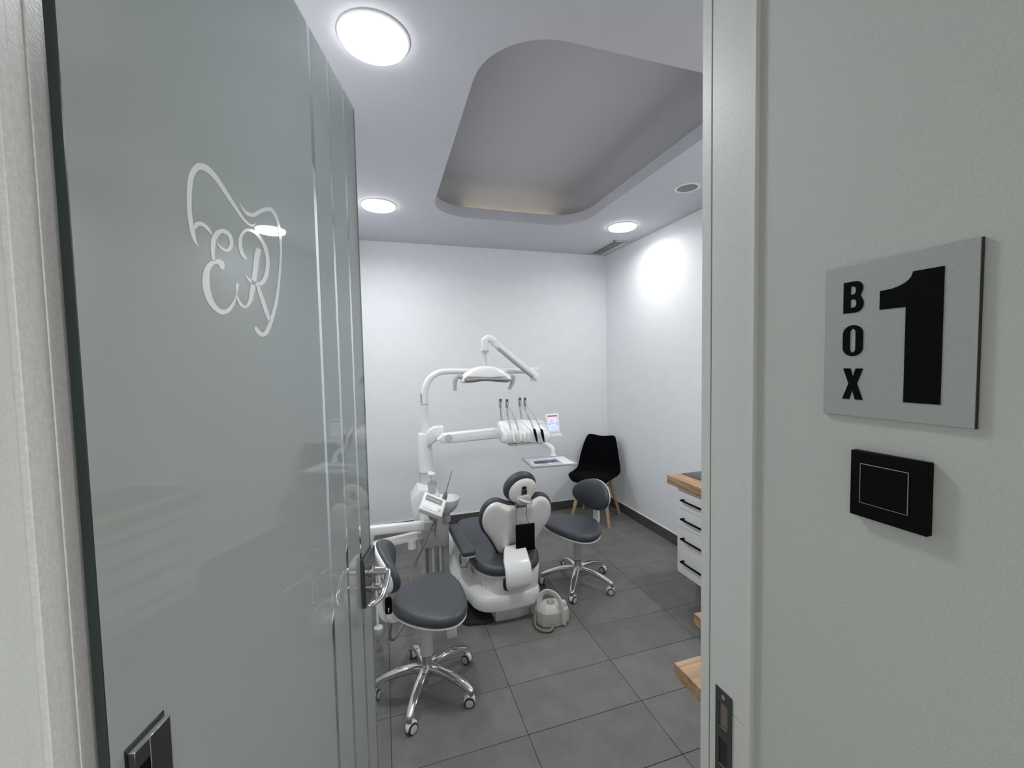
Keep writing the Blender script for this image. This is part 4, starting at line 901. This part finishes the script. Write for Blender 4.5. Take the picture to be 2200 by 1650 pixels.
bx('paper_flap', (-0.105, -0.06, 0.0015), (-0.055, 0.05, 0.0024), 'paper_white', pk)
for k, yy in enumerate((-0.040, -0.018, 0.004)):
    MB().tube([(-0.095, yy, 0.006), (0.02, yy + 0.004, 0.007), (0.06, yy + 0.012, 0.007), (0.085, yy + 0.004 + 0.01 * k, 0.006)], [0.0035, 0.0035, 0.0025, 0.002], 8, 4).build('steel_tool', 'dark_steel', pk)
MB().lathe([(0.012, 0.0), (0.012, 0.002)], 18).build('mouth_mirror', 'chrome', pk, loc=(0.078, 0.030, 0.004))

# ------------------------------------------------------------------ foot control with carrying handle
fc = thing('foot_control', 'putty grey foot control with arched handle beside the chair base', 'foot control', (1.000, 2.458, 0), math.radians(0))
fo = Vector((0.985, 2.475, 0))
base_o = [(-0.105, 0.05), (-0.098, -0.01), (-0.075, -0.055), (-0.02, -0.078), (0.055, -0.078), (0.105, -0.058), (0.118, -0.01), (0.105, 0.06), (0.04, 0.10), (-0.06, 0.10)]
MB().pad(base_o, [(0.006, 0.0), (0.004, 0.008)]).build('base_rim', 'rubber', fc)
MB().pad(base_o, [(0.0, 0.006), (0.0, 0.012), (0.012, 0.082), (0.018, 0.088)], smooth=0).build('body', 'putty_plastic', fc, sharp=30)
MB().pad([(x * 0.78, y * 0.80) for x, y in base_o], [(0.0, 0.084), (0.012, 0.104), (0.026, 0.118), (0.03, 0.124, 0.6), (0.03, 0.126, 0.2)], smooth=2).build('top_cover', 'putty_plastic_light', fc, sharp=40)
MB().pad([(0.062, -0.074), (0.108, -0.055), (0.120, -0.01), (0.108, 0.05), (0.066, 0.05)], [(0.0, 0.010), (0.004, 0.088), (0.010, 0.094)]).build('side_cover', 'pale_grey_plastic', fc, sharp=30)
MB().tube([(-0.070, 0.02, 0.06), (-0.066, 0.03, 0.125), (-0.046, 0.032, 0.172), (-0.006, 0.018, 0.188), (0.034, -0.02, 0.174), (0.050, -0.055, 0.135), (0.055, -0.076, 0.06), (0.055, -0.080, 0.016)], [0.9, 0.9, 0.9, 0.95, 1.0, 1.0, 1.0, 1.0], 14, 6, flat=(0.019, 0.007), up=(0, 1, 0)).build('carry_handle', 'putty_plastic_light', fc)
MB().lathe([(0.024, 0.0), (0.024, 0.012), (0.018, 0.020), (0.004, 0.022)], 22).build('dial', 'putty_plastic', fc, loc=(0.0, 0.0, 0.120))
MB().pad(rrect(-0.018, 0.018, -0.020, 0.020, 0.008, 4), [(0.0, 0.0), (0.0, 0.022), (0.005, 0.030)]).build('side_knob', 'putty_plastic_light', fc, loc=(0.088, -0.012, 0.094))
MB().tube([(-0.010, -0.074, 0.022), (-0.030, -0.100, 0.016), (-0.055, -0.112, 0.012), (-0.095, -0.095, 0.012), (-0.118, -0.05, 0.012), (-0.112, -0.005, 0.030), (-0.090, 0.02, 0.06)], [0.010, 0.010, 0.0075, 0.007, 0.007, 0.007, 0.007], 10, 6).build('cable', 'hose_grey', fc)

# ------------------------------------------------------------------ black shell chair in the corner (local: +x front)
wc = thing('shell_chair', 'black moulded shell chair with wooden legs in the far corner', 'chair', (2.150, 3.955, 0), math.radians(224))
prof = [(0.225, 0.428, 0.150), (0.222, 0.450, 0.185), (0.19, 0.462, 0.208), (0.10, 0.452, 0.222), (0.0, 0.445, 0.226), (-0.09, 0.450, 0.224), (-0.145, 0.475, 0.220), (-0.175, 0.53, 0.214), (-0.195, 0.61, 0.203), (-0.215, 0.69, 0.188), (-0.235, 0.765, 0.170), (-0.25, 0.815, 0.152), (-0.255, 0.835, 0.132)]
NU = 11; v = []; f = []
for i, (x, z, hw) in enumerate(prof):
    s_back = max(0.0, min(1.0, (i - 5) / 3.0))
    for j in range(NU):
        q = -1 + 2 * j / (NU - 1); e = abs(q) ** 2.4
        side_up = 0.030 * e * (1 - s_back) * min(1, i / 2.0)
        side_fw = 0.050 * e * s_back * (1 if i < 11 else 0.6)
        notch = (0.020 * (1 - math.cos(q * PI)) / 2 - 0.006) if i >= 11 else 0
        front_drop = -0.0
        v.append((x + side_fw + (-0.02 * q * q if i < 2 else 0), q * hw, z + side_up + notch + front_drop))
for i in range(len(prof) - 1):
    for j in range(NU - 1): f.append((i * NU + j, i * NU + j + 1, (i + 1) * NU + j + 1, (i + 1) * NU + j))
so = MB().add(v, f).build('seat_shell', 'shell_black', wc, sharp=180)
wc.scale = (1.12, 1.12, 1.03)
md = so.modifiers.new('thick', 'SOLIDIFY'); md.thickness = 0.012; md.offset = -1
ms = so.modifiers.new('round', 'SUBSURF'); ms.levels = 2; ms.render_levels = 2
MB().pad(ellipse(0.03, 0, 0.175, 0.185, 32), [(0.02, 0.442), (0.0, 0.452), (0.0, 0.462), (0.012, 0.472), (0.012, 0.474, 0.6), (0.012, 0.474, 0.2)]).build('seat_cushion', 'black_fabric', wc, sharp=60)
for sx in (-1, 1):
    for sy_ in (-1, 1):
        MB().tube([(0.095 * sx - 0.01, 0.105 * sy_, 0.435), (0.185 * sx - 0.01, 0.185 * sy_, 0.0)], [0.021, 0.0135], 14, 0).build('leg', 'beech', wc)
fm = MB()
fm.tube([(-0.12, -0.115, 0.40), (0.10, 0.115, 0.40)], 0.008, 8, 0); fm.tube([(0.10, -0.115, 0.40), (-0.12, 0.115, 0.40)], 0.008, 8, 0)
fm.tube([(-0.12, -0.115, 0.33), (-0.12, 0.115, 0.33)], 0.006, 8, 0)
fm.build('under_frame', 'black_plastic', wc)
bx('seat_mount', (-0.07, -0.07, 0.40), (0.06, 0.07, 0.436), 'black_plastic', wc, 0.004)
